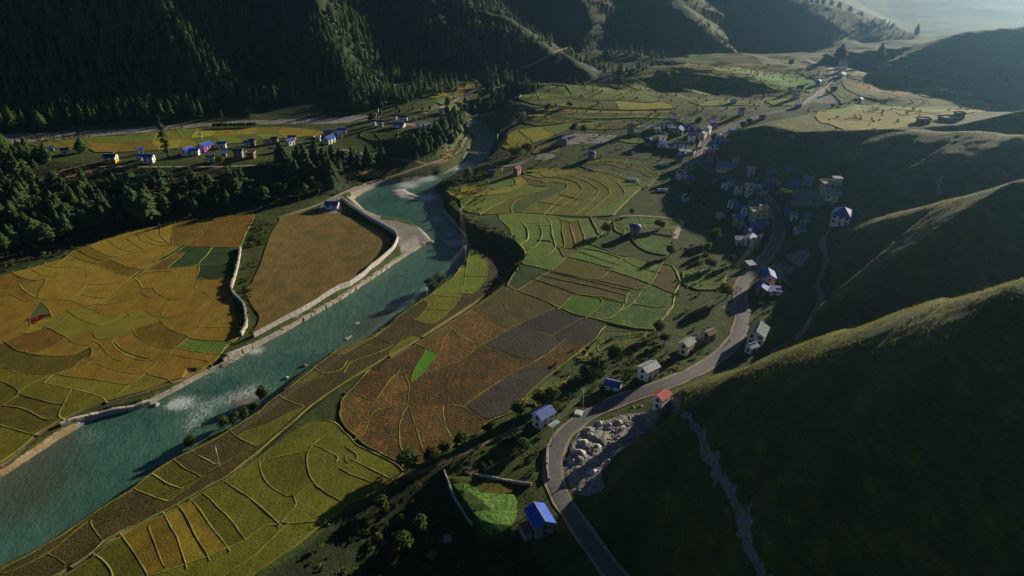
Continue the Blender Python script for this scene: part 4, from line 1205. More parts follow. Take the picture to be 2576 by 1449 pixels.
auto_zone("B 2110,610 2300,560 2560,520 2574,640 2400,680 2240,680", 4, 3, ['green', 'olive', 'lightgreen'], 22, step=11.0)
auto_zone("C 640,690 800,705 900,760 850,800 700,800 600,760", 2, 3, G3, 23, step=9.0)
auto_zone("C 1040,640 1160,620 1240,700 1280,760 1200,790 1120,700", 2, 2, ['olive2', 'gold', 'lightgreen'], 24, step=9.0)
auto_zone("B 1370,880 1480,862 1900,910 1740,930 1480,950 1380,930", 3, 4, G3, 25, step=8.0)
auto_zone("C 1300,520 1700,540 2000,600 2200,660 2000,660 1700,660 1400,620 1250,590", 4, 4, ['green', 'lightgreen', 'olive'], 26, step=10.0)
auto_zone("F 0,760 180,740 330,800 300,900 120,900 0,860", 3, 2, ['green', 'veg2'], 11, step=6.0)
auto_zone("B 100,850 600,760 760,790 500,830 250,850", 1, 2, ['olive2', 'lightgreen'], 12, step=9.0) if False else None
auto_zone("H 1230,270 1300,180 1420,80 1560,110 1480,170 1400,200 1300,300", 2, 2, ['veg2', 'green'], 13, step=5.0)
# the soil lies lower under the crops
Zl = Z.copy()
for o_ in ZONES:
    P_ = hit(parse(o_))[:, :2]
    i0, i1 = np.searchsorted(GX, [P_[:, 0].min(), P_[:, 0].max()]); j0, j1 = np.searchsorted(GY, [P_[:, 1].min(), P_[:, 1].max()])
    sx, sy = XX[j0:j1, i0:i1], YY[j0:j1, i0:i1]
    if sx.size == 0: continue
    d_, _ = poly_dist(sx, sy, np.concatenate([P_, P_[:1]]))
    Zl[j0:j1, i0:i1] -= np.where(inside(sx, sy, P_), .75 * smooth(.4, 2.2, d_), 0)
TERRAIN.data.vertices.foreach_set('co', np.ascontiguousarray(np.stack([XX, YY, Zl], -1).reshape(-1, 3), np.float32).ravel()); TERRAIN.data.update()

# ------------------------------------------------------------------ houses
def box_vf(x0, x1, y0, y1, z0, z1, off=0):
    v = [(x0, y0, z0), (x1, y0, z0), (x1, y1, z0), (x0, y1, z0), (x0, y0, z1), (x1, y0, z1), (x1, y1, z1), (x0, y1, z1)]
    f = [(0, 3, 2, 1), (4, 5, 6, 7), (0, 1, 5, 4), (1, 2, 6, 5), (2, 3, 7, 6), (3, 0, 4, 7)]
    return v, [tuple(i + off for i in q) for q in f]
def boxes_mesh(name, bl, mat):
    V, Fc = [], []
    for b in bl:
        v, f = box_vf(*b, off=len(V)); V += v; Fc += f
    me = bpy.data.meshes.new(name); me.from_pydata(V, [], Fc)
    if mat: me.materials.append(MATS[mat])
    return me
SHARED = {}
def shared_box(key, sx, sy, sz, mat):
    k = (key, round(sx, 2), round(sy, 2), round(sz, 2), mat)
    if k not in SHARED: SHARED[k] = boxes_mesh(key, [(-sx / 2, sx / 2, -sy / 2, sy / 2, -sz / 2, sz / 2)], mat)
    return SHARED[k]
def add_window(parent, x, y, z, side, w=.95, h=1.15, near=True, arch=False):
    rz = {'f': 0, 'b': 0, 'l': math.pi / 2, 'r': math.pi / 2}[side]
    if near:
        o = link('window', shared_box('window', w + .22, .10, h + .22, 'frame'), parent)
        p = link('pane', shared_box('pane', w, .14, h, 'dark_glass'), o)
    else:
        o = link('window', shared_box('window', w + .1, .12, h + .1, 'dark_glass'), parent)
    o.location = (x, y, z); o.rotation_euler = (0, 0, rz)
def gable_prism(L, W, h0, h1, zb):
    V = [(-L / 2, -W / 2, zb), (L / 2, -W / 2, zb), (L / 2, W / 2, zb), (-L / 2, W / 2, zb), (-L / 2, -W / 2, h0), (L / 2, -W / 2, h0), (L / 2, W / 2, h0), (-L / 2, W / 2, h0), (-L / 2, 0, h1), (L / 2, 0, h1)]
    Fc = [(0, 3, 2, 1), (0, 1, 5, 4), (2, 3, 7, 6), (1, 2, 6, 9, 5), (3, 0, 4, 8, 7), (4, 5, 9, 8), (6, 7, 8, 9)]
    return V, Fc
def slab(pts, th=.12):
    V = [tuple(p) for p in pts] + [(p[0], p[1], p[2] + th) for p in pts]
    n = len(pts)
    return V, [tuple(range(n - 1, -1, -1)), tuple(range(n, 2 * n))] + [(i, (i + 1) % n, n + (i + 1) % n, n + i) for i in range(n)]
def house(c, x, y, Lpx, ang, st, kind, roof, wall, label, W=None, Wr=.72, cat='house', name='house', group=None, wall2=None, cap=True, wins=True, sh=2.3, scaleL=1.0, gnd=None):
    g = gnd if gnd is not None else ground(c, x, y)
    dist = (g - Vector((0, 0, CAM_H))).length
    a = math.radians(ang)
    depth = dist
    pxm = depth / (FPX / .85833 * CROPS[c][2])          # metres per crop pixel
    fore = max(.45, math.sqrt(math.cos(a) ** 2 + (math.sin(a) * .45) ** 2))
    L = min(26.0, max(3.0, .74 * Lpx * pxm / fore)) * scaleL
    if W is None: W = min(8.0, max(3.0, L * Wr)) if L < 11 else min(7.0, L * .5)
    near = dist < 430
    H = st * sh
    fwd = (abs(W * math.cos(a)) + abs(L * math.sin(a))) / 2 * .85
    cx, cy = g.x, g.y + fwd
    cz = float(min(zat(cx, cy), g.z + .8))
    corners = [(cx + sx * L / 2 * math.cos(a) - sy * W / 2 * math.sin(a), cy + sx * L / 2 * math.sin(a) + sy * W / 2 * math.cos(a)) for sx in (-1, 1) for sy in (-1, 1)]
    zs = [float(zat(px_, py_)) for px_, py_ in corners]
    cz = min(max(min(zs) + .1, cz - .6), max(zs))
    root = empty(name, (cx, cy, cz), a, label=label, category=cat)
    if group: root['group'] = group
    zb = -2.2
    rise = W * .27
    if kind in ('gable', 'open'):
        if kind == 'gable':
            V, Fc = gable_prism(L, W, H, H + rise - .03, zb)
            mesh_obj('wall', V, Fc, wall, root)
        else:
            for sx in (-1, -.33, .33, 1):
                for sy in (-1, 1):
                    o = link('post', shared_box('post', .22, .22, H + .6, 'metal_pole'), root); o.location = (sx * (L / 2 - .3), sy * (W / 2 - .3), H / 2 - .3)
        ov, oe = .55, .5
        k = rise / (W / 2)
        r = []
        for s in (-1, 1):
            pts = [(-L / 2 - oe, 0, H + rise + .02), (L / 2 + oe, 0, H + rise + .02), (L / 2 + oe, s * (W / 2 + ov), H - k * ov + .02), (-L / 2 - oe, s * (W / 2 + ov), H - k * ov + .02)]
            if s > 0: pts = pts[::-1]
            r.append(slab(pts, .10))
        V = r[0][0] + r[1][0]; Fc = r[0][1] + [tuple(i + 8 for i in f) for f in r[1][1]]
        ro = mesh_obj('roof', V, Fc, roof, root)
        if cap:
            mesh_obj('ridge_cap', *box_vf(-L / 2 - oe, L / 2 + oe, -.2, .2, H + rise + .08, H + rise + .16), 'silver_roof', ro)
    elif kind == 'hip':
        V, Fc = box_vf(-L / 2, L / 2, -W / 2, W / 2, zb, H)
        mesh_obj('wall', V, Fc, wall, root)
        ov = .6; hx = max(.3, L / 2 - W / 2 * .8)
        e = [(-L / 2 - ov, -W / 2 - ov, H - .12), (L / 2 + ov, -W / 2 - ov, H - .12), (L / 2 + ov, W / 2 + ov, H - .12), (-L / 2 - ov, W / 2 + ov, H - .12)]
        t = [(-hx, 0, H + rise * 1.15), (hx, 0, H + rise * 1.15)]
        ro = mesh_obj('roof', [(p[0], p[1], p[2] - .02) for p in e] + [(p[0], p[1], p[2] + .1) for p in e] + t,
                 [(3, 2, 1, 0), (0, 1, 5, 4), (1, 2, 6, 5), (2, 3, 7, 6), (3, 0, 4, 7), (4, 5, 9, 8), (6, 7, 8, 9), (5, 6, 9), (7, 4, 8)], roof, root)
        if cap: mesh_obj('ridge_cap', *box_vf(-hx, hx, -.2, .2, H + rise * 1.15 - .03, H + rise * 1.15 + .07), 'silver_roof', ro)
    elif kind == 'shed':
        k = .18
        V = [(-L / 2, -W / 2, zb), (L / 2, -W / 2, zb), (L / 2, W / 2, zb), (-L / 2, W / 2, zb), (-L / 2, -W / 2, H), (L / 2, -W / 2, H), (L / 2, W / 2, H + k * W), (-L / 2, W / 2, H + k * W)]
        mesh_obj('wall', V, [(0, 3, 2, 1), (4, 5, 6, 7), (0, 1, 5, 4), (1, 2, 6, 5), (2, 3, 7, 6), (3, 0, 4, 7)], wall, root)
        ov = .5
        ro = mesh_obj('roof', *slab([(-L / 2 - ov, -W / 2 - ov, H - k * ov + .03), (L / 2 + ov, -W / 2 - ov, H - k * ov + .03), (L / 2 + ov, W / 2 + ov, H + k * (W + ov) + .03), (-L / 2 - ov, W / 2 + ov, H + k * (W + ov) + .03)]), roof, root)
    elif kind == 'flat':
        if wall2 and st >= 2:
            mesh_obj('wall', *box_vf(-L / 2, L / 2, -W / 2, W / 2, zb, sh * (st - 1)), wall, root)
            mesh_obj('upper_wall', *box_vf(-L / 2 + .01, L / 2 - .01, -W / 2 + .01, W / 2 - .01, sh * (st - 1), H), wall2, root)
            mesh_obj('floor_band', *box_vf(-L / 2 - .35, L / 2 + .35, -W / 2 - .35, W / 2 + .35, sh * (st - 1) - .12, sh * (st - 1) + .1), 'concrete_roof', root)
        else:
            mesh_obj('wall', *box_vf(-L / 2, L / 2, -W / 2, W / 2, zb, H), wall, root)
        ro = mesh_obj('roof', *box_vf(-L / 2 - .45, L / 2 + .45, -W / 2 - .45, W / 2 + .45, H + .003, H + .2), roof, root)
        t = .15
        bm_ = boxes_mesh('parapet', [(-L / 2 - .45, L / 2 + .45, -W / 2 - .45, -W / 2 - .45 + t, H + .2, H + .75), (-L / 2 - .45, L / 2 + .45, W / 2 + .45 - t, W / 2 + .45, H + .2, H + .75),
                                     (-L / 2 - .45, -L / 2 - .45 + t, -W / 2 - .3, W / 2 + .3, H + .2, H + .75), (L / 2 + .45 - t, L / 2 + .45, -W / 2 - .3, W / 2 + .3, H + .2, H + .75)], wall2 or wall)
        link('parapet', bm_, ro)
    if wall2 and kind == 'gable':
        mesh_obj('painted_base', *box_vf(-L / 2 - .03, L / 2 + .03, -W / 2 - .03, W / 2 + .03, zb, sh * .95), wall2, root)
    if wins and kind != 'open':
        nst = max(1, int(round(st)))
        nL = max(1, min(6, int(L / 2.6))); nW = max(1, min(3, int(W / 2.6)))
        for s_ in range(nst):
            z = s_ * sh + 1.45
            if z + .6 > H: z = H - .75
            hh = min(1.15, H * .5)
            for i in range(nL):
                xx = (i + .5) / nL * L - L / 2
                for sy, sd in ((-1, 'f'), (1, 'b')):
                    if s_ == 0 and i == nL // 2 and sy < 0: continue
                    add_window(root, xx, sy * (W / 2), z, sd, near=near, h=hh)
            for i in range(nW):
                yy = (i + .5) / nW * W - W / 2
                for sx, sd in ((-1, 'l'), (1, 'r')):
                    add_window(root, sx * (L / 2), yy, z, sd, near=near, h=hh)
        d = link('door', shared_box('door', 1.0, .14, 2.0, 'wood'), root)
        d.location = ((nL // 2 + .5) / nL * L - L / 2, -W / 2, 1.0)
        if near:
            hd = link('handle', shared_box('handle', .08, .1, .2, 'metal_pole'), d); hd.location = (.35, -.1, 0)
    return root

HOUSES = """
H|1350|1190|150|112|2|gable|blue_roof|stone_wall|blue roofed grey stone house beside the shaded lower road
H|1375|455|130|44|2|gable|blue_roof|white_wall|white two storey house with blue roof at the road bend
H|1850|195|120|-24|1|gable|blue_roof|white_wall|low white shed with deep blue roof, among gardens below the road
H|2090|125|130|38|2|gable|silver_roof|white_wall|white house with shiny silver roof beside a grit heap
F|35|1400|100|48|2|gable|greygreen_roof|cream_wall|cream house with grey green corrugated roof left of the road
F|205|1300|85|38|1.6|gable|brown_roof|stone_wall|stone house with dark brown roof beside a white dish shed
F|110|1318|60|20|1|flat|concrete_roof|stone_wall|small flat roofed stone shed with a pale round dish
H|2180|310|100|48|2|gable|red_roof|white_wall|white house with red roof tucked behind the crumbling cliff
F|525|1385|80|28|1.4|gable|blue_roof|white_wall|small white house with blue gable in front of the green roofed hall
F|585|1315|130|62|2|gable|green_roof|white_wall|long white house with dark green roof below the grass ridge
F|655|880|70|80|2.2|gable|blue_roof|salmon_wall|salmon pink tall house with blue roof above the brick house
F|612|950|80|60|1.6|gable|blue_roof|brick_wall|brick house with blue gable in front of the salmon house
F|695|945|110|-6|1|shed|blue_roof|white_wall|low white outbuilding with blue lean-to roof and dark panels
F|750|845|55|5|.9|shed|slate_roof|stone_wall|small slate roofed shack behind the salmon pink house
V2|505|1400|150|-8|1.3|shed|slate_roof|white_wall|small pale house with bright blue grey roof, lowest of the roadside row
V2|710|1415|170|58|1.6|gable|slate_roof|white_wall|slate roofed white gable house at the foot of the blue roofed row
V2|735|1270|230|52|1.2|gable|blue_roof|brick_wall|broad blue roofed brick house with bright ridge, front one of the pair
V2|850|1200|220|56|1.5|gable|blue_roof|brick_wall|broad blue roofed brick house with bright ridge, rear one of the pair
V2|965|1100|110|60|1.2|gable|slate_roof|stone_wall|small slate roofed stone house right behind the blue roofed pair
V2|835|1060|270|2|3|flat|concrete_roof|white_wall|tall white block with yellow top storey and flat roof beside the road
V2|480|1075|180|3|2|shed|blue_roof|yellow_wall|mustard yellow two storey house with flat blue roof and balcony
V2|655|900|190|38|1.8|gable|blue_roof|white_wall|white gabled house with blue roof left of the tall yellow topped block
V2|490|800|190|14|.9|shed|blue_roof|stone_wall|low outbuilding with long blue roof between two white gabled houses
V2|400|770|150|38|1.8|gable|slate_roof|white_wall|small white house with slate roof on the dark slope
V2|800|760|210|42|1.2|gable|slate_roof|stone_wall|wide slate roofed stone house above the yellow topped block
V2|665|570|120|8|3|flat|concrete_roof|white_wall|tall narrow cream white tower house with flat roof at road edge
V2|480|535|140|6|2.6|shed|red_roof|white_wall|tall white house with red sloping roof above the village road
V2|320|440|190|38|1.4|gable|silver_roof|white_wall|white house with patched silver roof left of the red topped tower
V2|1030|370|190|18|1.1|gable|blue_roof|stone_wall|low stone house with long blue roof behind the dark tree
V2|1150|420|120|62|1.2|gable|red_roof|stone_wall|small stone house with bright red gable roof near the dark tree
V2|1450|410|250|2|1.1|open|blue_roof|stone_wall|open sided shelter with blue roof on posts at the yard edge
V2|1730|370|170|-36|1|gable|slate_roof|stone_wall|teal grey roofed shed beside the cream school block
V2|2080|500|330|-4|2|flat|concrete_roof|cream_wall|long cream school block with flat roof and rooftop room
V2|2165|650|210|-42|1.3|gable|silver_roof|cream_wall|silver roofed annex in front of the cream school block
V2|2330|1050|400|-33|2|hip|blue_roof|white_wall|large white hall with broad blue roof behind the grass ridge
V2|1440|960|130|-4|1.3|shed|slate_roof|white_wall|small white house with blue grey roof facing the junction
V2|1700|955|130|-6|1|shed|slate_roof|stone_wall|low shed with flat teal roof right of the road junction
V2|1550|1205|200|8|1.4|gable|slate_roof|white_wall|white house with slate roof just above the grassy slope
V2|1640|1065|90|35|1|gable|silver_roof|stone_wall|small silver roofed hut behind the white house on the slope
V2|1340|890|80|-20|1|shed|blue_roof|stone_wall|tiny blue roofed kiosk at the top of the side lane
V1|305|490|120|10|3|flat|dark_blue_roof|stone_wall|tall grey three storey block with blue top at the village edge
V1|430|500|160|-6|1|shed|slate_roof|stone_wall|low blue grey roofed shed beside the tall grey block
V1|1115|295|150|-4|2|shed|blue_roof|brick_wall|brick house with flat blue roof at the back of the village
V1|895|370|150|-3|1.5|gable|silver_roof|white_wall|white house with silver roof, left one of the back row
V1|1050|355|140|-3|1.5|gable|slate_roof|white_wall|white house with blue grey roof in middle of the back row
V1|1080|410|130|-3|.9|shed|slate_roof|stone_wall|low pale blue roofed shed in front of the back row
V1|815|450|130|4|1.2|shed|slate_roof|white_wall|low white house with flat grey roof behind the green hip roof
V1|1240|490|150|68|1.5|gable|blue_roof|stone_wall|grey stone house with bright blue gable in the village middle
V1|1365|410|150|-4|1.5|gable|slate_roof|white_wall|white house with dull grey roof between two blue roofs
V1|1880|365|150|-3|1.8|shed|blue_roof|brick_wall|brown brick house with blue flat roof near the lit field
V1|1590|490|170|-4|1.5|shed|blue_roof|brick_wall|brick house with broad blue roof behind the cream gable house
V1|1770|490|110|60|2|gable|slate_roof|white_wall|white two storey gable house at the top of village street
V1|1675|580|130|62|1.8|gable|greygreen_roof|cream_wall|cream gabled house with grey green roof beside the street
V1|1470|640|150|-32|2.2|gable|blue_roof|white_wall|tall white house with blue roof left of the village street
V1|900|570|180|5|1.5|hip|green_roof|stone_wall|stone house with dark green hipped roof in village middle
V1|905|650|180|2|1.8|flat|concrete_roof|white_wall|white flat roofed terrace house below the green hipped roof
V1|890|725|180|-4|1.1|shed|blue_roof|white_wall|long low white house with bright blue roof, village front row
V1|1055|745|130|-6|1.1|gable|blue_roof|white_wall|white cottage with small blue roofs in village front row
V1|1190|745|160|-5|1.5|gable|slate_roof|white_wall|white house with blue grey roof in village front row, left of pair
V1|1345|765|180|-5|1.6|gable|slate_roof|white_wall|white house with blue grey roof at the street end of the front row
V1|625|700|170|-4|1.8|hip|blue_roof|brick_wall|brown house with blue hipped roof beside the lit green plot
V1|1990|660|130|62|2|gable|slate_roof|blue_wall|pale blue gabled house with slate roof right of the street
V1|1885|825|125|86|2|gable|blue_roof|white_wall|white two storey house with four dark windows and blue gable
V1|1870|1000|120|100|2|gable|red_roof|stone_wall|tall stone house with steep red roof by the curve
V1|1220|1000|150|-8|1.5|gable|blue_roof|brick_wall|brown house with stepped blue roofs below the curve
V1|1430|1160|220|12|1.6|gable|slate_roof|stone_wall|wide stone house with grey roof inside the road curve
V1|1260|1340|190|18|2.1|gable|blue_roof|white_wall|white house with four windows and blue roof above paddies
V1|1435|1410|190|-2|1.5|shed|blue_roof|brick_wall|brick house with plain bright blue sloping roof above paddies
V1|2150|1190|400|-22|1.1|gable|slate_roof|cream_wall|long barrack with blue grey roof right of the road
V1|2300|1020|110|-14|1|shed|silver_roof|white_wall|small white hut alone on the dark hillside
V1|2225|450|130|10|1.3|shed|blue_roof|stone_wall|stone house with one blue roof corner at the hill foot
V1|2400|125|120|12|2.2|gable|red_roof|white_wall|white house with red roof beside the climbing road
V2|710|200|130|-4|1.6|flat|concrete_roof|white_wall|white flat roofed house on the dark slope above the road
V2|1055|190|180|4|1|gable|slate_roof|stone_wall|grey tin roofed sheds under the dark hillside
V2|1360|150|80|10|1|shed|slate_roof|stone_wall|tiny tin roofed hut, highest on the dark hillside
E|2215|490|92|-8|2|hip|blue_roof|stone_wall|two storey stone house with blue roof beside the cabbage garden
B|1130|1330|48|8|1.2|gable|blue_roof|brick_wall|small brick hut with blue roof among riverside shrubs
B|1325|1325|45|62|1.8|gable|red_roof|stone_wall|narrow stone house with red roof at the paddies edge
B|1888|1205|68|-12|1.8|hip|blue_roof|stone_wall|grey stone house with blue hipped roof above the paddies
B|1675|1095|70|-6|1.3|hip|blue_roof|stone_wall|blue roofed house in front of the pale stone heap
F|25|240|60|20|1.4|gable|green_roof|blue_wall|small pale blue house with teal roof on the shaded terrace
V6|450|1115|200|-5|3|flat|concrete_roof|white_wall|white three storey block with square windows beside the far road
V6|555|895|170|-3|1.3|gable|dark_blue_roof|stone_wall|low dark blue roofed house behind the white three storey block
V6|330|975|100|15|1.8|gable|silver_roof|stone_wall|small grey house with silver roof left of the white block
V6|1020|785|110|64|1.8|gable|blue_roof|turquoise_wall|turquoise gabled house with blue roof in the green fields
V6|1395|925|130|6|1.6|gable|blue_roof|brick_wall|brown house with blue roof below the far road bend
V6|1640|330|200|12|2.4|gable|slate_roof|white_wall|white gabled house, topmost of the three beside the far road
V6|1600|450|180|8|1.8|flat|concrete_roof|white_wall|white flat roofed house, middle of the three beside the far road
V6|1615|590|170|50|1.4|gable|slate_roof|white_wall|white gabled house, lowest of the three beside the far road
V6|510|1325|170|-8|1|shed|blue_roof|stone_wall|low house with blue roof sunk below the far road
V6|2050|1235|70|60|1.6|gable|silver_roof|white_wall|narrow white house with silver roof under far field trees
V6|2180|355|140|0|1|gable|blue_roof|stone_wall|hazy blue roofed house, leftmost of three on the far slope
C|1555|520|40|0|1|gable|blue_roof|stone_wall|hazy blue roofed house, middle of three on the far slope
C|1675|525|50|0|1|gable|blue_roof|stone_wall|hazy blue roofed house, rightmost of three on the far slope
C|1825|935|95|-4|1.2|flat|concrete_roof|brick_wall|red brick flat roofed house alone on the lit plateau
C|2015|918|120|6|1|flat|concrete_roof|brick_wall|long low red brick building at the plateau edge
C|2090|900|70|4|1.6|flat|concrete_roof|brick_wall|taller red brick block at the end of the long low building
C|1965|722|55|10|1.6|gable|silver_roof|stone_wall|grey stone house alone in the striped far fields
C|602|905|42|14|1.1|gable|blue_roof|stone_wall|small blue roofed house at the top of the lit slope
C|385|785|50|4|1.3|flat|concrete_roof|white_wall|pale roofless house below the far terraces
C|820|485|32|10|1.6|gable|brown_roof|stone_wall|small stone tower house at the top of the far road
C|1080|425|32|0|1|gable|slate_roof|white_wall|tiny white house left of the tall dark conifer
V4|230|435|120|60|1.5|gable|blue_roof|white_wall|white gabled house with blue roof beside the bare tall tree
V4|350|425|130|4|1.4|gable|blue_roof|white_wall|white house with blue roof left of the magenta house
V4|480|375|130|66|1.6|gable|blue_roof|magenta_wall|bright magenta house with blue roof in the left hamlet
V4|735|325|135|12|1.4|gable|blue_roof|white_wall|white house with blue roof alone at the golden field edge
V4|1110|295|95|4|1.2|gable|blue_roof|white_wall|pale house with blue roof, left half of a joined pair
V4|1180|285|100|4|1.6|gable|blue_roof|brick_wall|brick house with blue roof, right half of a joined pair
V4|1400|275|95|6|1.3|gable|silver_roof|stone_wall|stone house with silver roof next to the red roofed house
V4|1510|262|110|4|1.8|gable|red_roof|stone_wall|stone house with red roof in the left hamlet
V4|1720|285|95|58|1.4|gable|blue_roof|white_wall|small white gabled house with blue roof below the green roof
V4|1760|205|120|6|1|gable|green_roof|stone_wall|low stone house with green roof near the hamlet trees
V4|1545|390|115|-8|1.2|shed|blue_roof|brick_wall|hut with large sloping blue roof at the wood edge
V4|585|530|130|8|1.6|gable|slate_roof|white_wall|white house with grey roof, lowest in the left hamlet
V4|980|460|150|4|2|gable|green_roof|stone_wall|tall stone house with green roof above the wood
V4|1160|470|140|-3|1.5|flat|silver_roof|brick_wall|brown house with pale flat roof beside the tall stone house
V4|765|448|65|10|1|shed|blue_roof|stone_wall|tiny hut with blue roof hidden in hamlet bushes
V4|2290|265|120|60|1.6|gable|blue_roof|white_wall|white gabled house with blue roof at the hamlet's far end
V4|2280|140|140|8|1.1|gable|blue_roof|brick_wall|brick house with long blue roof near the stony riverbed
V4|2480|120|150|10|1.4|gable|blue_roof|white_wall|white house with wide blue roof behind the small blue shed
V4|2455|170|80|8|1|shed|blue_roof|stone_wall|small blue roofed shed in front of the wide white house
V4|2130|225|95|6|1.2|flat|concrete_roof|white_wall|half ruined white house with rubble around it
V3|175|345|60|30|1|gable|blue_roof|white_wall|small blue roofed hut, leftmost in the hamlet among conifers
V3|445|410|130|14|1.4|gable|dark_blue_roof|white_wall|white house with sunlit gable among the leftmost conifers
V3|1300|570|250|4|1.7|gable|dark_blue_roof|white_wall|long dark roofed house with white and orange sunlit gable
V3|1870|420|90|40|1.7|gable|blue_roof|white_wall|small white house with blue roof behind the paired white houses
V3|1850|520|160|0|1.4|gable|slate_roof|white_wall|white house with grey roof, left one of the paired houses
V3|2025|570|220|2|1.7|gable|blue_roof|white_wall|white house with deep blue roof, right one of the paired houses
V5|245|680|140|4|1.4|gable|blue_roof|white_wall|white house with blue roof at the left end of the knoll
V5|430|710|210|6|1.7|gable|slate_roof|white_wall|grey roofed white house on the knoll beside the red flag
V5|840|500|190|2|1.2|gable|dark_blue_roof|white_wall|dark blue roofed school wing, left one on the knoll
V5|1100|550|290|2|1.4|gable|dark_blue_roof|white_wall|long dark blue roofed school wing with sunlit white gable
V5|1420|545|150|2|1.1|shed|slate_roof|stone_wall|dark stone shed right of the long school wing
V5|1690|460|190|22|1.4|hip|pink_roof|cream_wall|cream house with faded pink hipped roof on the knoll
V5|980|740|400|-14|1|gable|blue_roof|white_wall|long low blue roofed wing along the knoll's front edge
V5|1690|790|330|40|1.2|gable|slate_roof|white_wall|long blue grey roofed wing with glass panels at knoll's corner
V5|2190|330|110|12|1.3|gable|silver_roof|cream_wall|small silver roofed house by the mountain road
V1|1760|800|70|5|.9|shed|silver_roof|white_wall|tiny white shed beside the four windowed house
V1|1275|850|90|10|.9|shed|silver_roof|white_wall|white sheet roofed stall, left of the pair below the street
V1|1410|860|110|14|.9|shed|silver_roof|white_wall|white sheet roofed stall, right of the pair below the street
V1|640|640|60|0|.9|shed|blue_roof|stone_wall|tiny blue roofed hut touching the brown hipped house
V1|690|400|90|-4|1|shed|silver_roof|stone_wall|small silver roofed hut between the grey block and back row
V1|1650|450|70|30|1.4|gable|slate_roof|white_wall|small white gabled house squeezed behind the cream gable house
V1|2130|640|60|10|.8|shed|silver_roof|stone_wall|tiny silver hut on the slope right of the pale blue house
V2|100|345|90|12|.9|shed|slate_roof|stone_wall|small slate roofed hut on the dark terrace below the road
V2|830|450|140|-3|.8|shed|silver_roof|white_wall|low white stall along the road next to the tower house
V2|185|950|60|20|.8|shed|silver_roof|white_wall|tiny white hut on the dark terrace left of the yellow house
V2|630|1345|110|10|.9|shed|slate_roof|stone_wall|slate lean-to behind the lowest gable house of the row
V2|560|1130|120|14|1|gable|silver_roof|stone_wall|small silver roofed hut between yellow house and blue roofed pair
V2|1000|960|80|10|1.2|shed|slate_roof|white_wall|narrow white shop between the yellow topped block and road
V2|1010|720|90|-10|1|shed|slate_roof|stone_wall|small slate roofed shop on the inner side of the road
V2|930|590|90|-30|1|shed|silver_roof|stone_wall|silver roofed stall at the start of the village curve
F|515|745|60|20|.9|shed|silver_roof|stone_wall|roadside stall with silver roof near the sandy lay-by
D|2500|292|125|-3|1.1|gable|blue_roof|white_wall|long white house with blue roof at the meadow's tip
"""
HR = {}
for ln in HOUSES.strip().split('\n'):
    c, x, y, L, ang, st, kind, roof, wall, label = ln.split('|')
    kw = {}
    if 'yellow top storey' in label: kw = dict(wall2='pale_yellow_wall', W=7.5)
    if 'orange sunlit gable' in label: kw = dict(wall2='orange_wall')
    if 'school block' in label: kw = dict(W=7.0)
    if 'large white hall' in label: kw = dict(W=10.0, scaleL=.8)
    if 'shaded lower road' in label: kw = dict(W=5.0, scaleL=.85)
    HR[label] = house(c, float(x), float(y), float(L), float(ang), float(st), kind, roof, wall, label, **kw)
# extras that belong to single houses
def child_box(root, name, b, mat, sub=None):
    o = mesh_obj(name, *box_vf(*b), mat, root); return o
r = next(v for k_, v in HR.items() if k_.startswith('tall white block'))
child_box(r, 'stair_room', (0.5, 3.8, -2.5, 1.5, 7.7, 10.0), 'pale_yellow_wall'); child_box(r, 'stair_room_roof', (0.2, 4.1, -2.8, 1.8, 10.0, 10.18), 'concrete_roof')
r = next(v for k_, v in HR.items() if k_.startswith('long cream school'))
child_box(r, 'rooftop_room', (1.0, 5.0, -2.0, 2.0, 5.2, 7.5), 'cream_wall'); child_box(r, 'rooftop_room_roof', (.7, 5.3, -2.3, 2.3, 7.5, 7.68), 'concrete_roof')
for i in range(5): child_box(r, 'column', (-6 + i * 2.4, -5.7 + i * 2.4, -4.35, -4.1, -1.0, 5.0), 'cream_wall')
r = next(v for k_, v in HR.items() if k_.startswith('mustard yellow'))
child_box(r, 'balcony', (-3.2, 3.2, -3.4, -2.0, 2.35, 2.55), 'concrete_roof')
r = next(v for k_, v in HR.items() if k_.startswith('white two storey house with blue roof at the road bend'))
child_box(r, 'terrace', (-4.0, 4.6, -6.2, -3.2, -1.6, .05), 'concrete'); child_box(r, 'porch_roof', (-1.5, 2.5, -5.0, -3.2, 2.2, 2.35), 'silver_roof')
r = next(v for k_, v in HR.items() if k_.startswith('low white outbuilding with blue lean-to'))
o = child_box(r, 'solar_panel', (.6, 1.6, -1.0, .6, 2.95, 3.05), 'dark_glass'); o.rotation_euler = (.17, 0, 0)
o = child_box(r, 'solar_panel', (1.9, 2.9, -1.0, .6, 2.95, 3.05), 'dark_glass'); o.rotation_euler = (.17, 0, 0)
r = next(v for k_, v in HR.items() if k_.startswith('blue roofed grey stone house'))
child_box(r, 'side_shed', (-2.2, 1.8, 3.0, 5.2, -2.0, 1.9), 'stone_wall'); child_box(r, 'side_shed_roof', (-2.4, 2.0, 2.95, 5.4, 1.9, 2.02), 'brown_roof')
# white dish on the small shed
r = next(v for k_, v in HR.items() if k_.startswith('small flat roofed stone shed'))
V = [(0, 0, 0)]; Fc = []
for ri, (rr, zz) in enumerate(((.5, .06), (1.0, .25))):
    for i in range(16): V.append((rr * math.cos(i * math.pi / 8), rr * math.sin(i * math.pi / 8), zz))
for i in range(16):
    j = (i + 1) % 16; Fc.append((0, 1 + i, 1 + j)); Fc.append((1 + i, 17 + i, 17 + j, 1 + j))
o = mesh_obj('dish', V, Fc, 'white_wall', r); o.location = (0, -.6, 3.5); o.rotation_euler = (.7, 0, 0)
child_box(r, 'dish_mast', (-.06, .06, -.3, -.18, 2.5, 3.4), 'metal_pole')

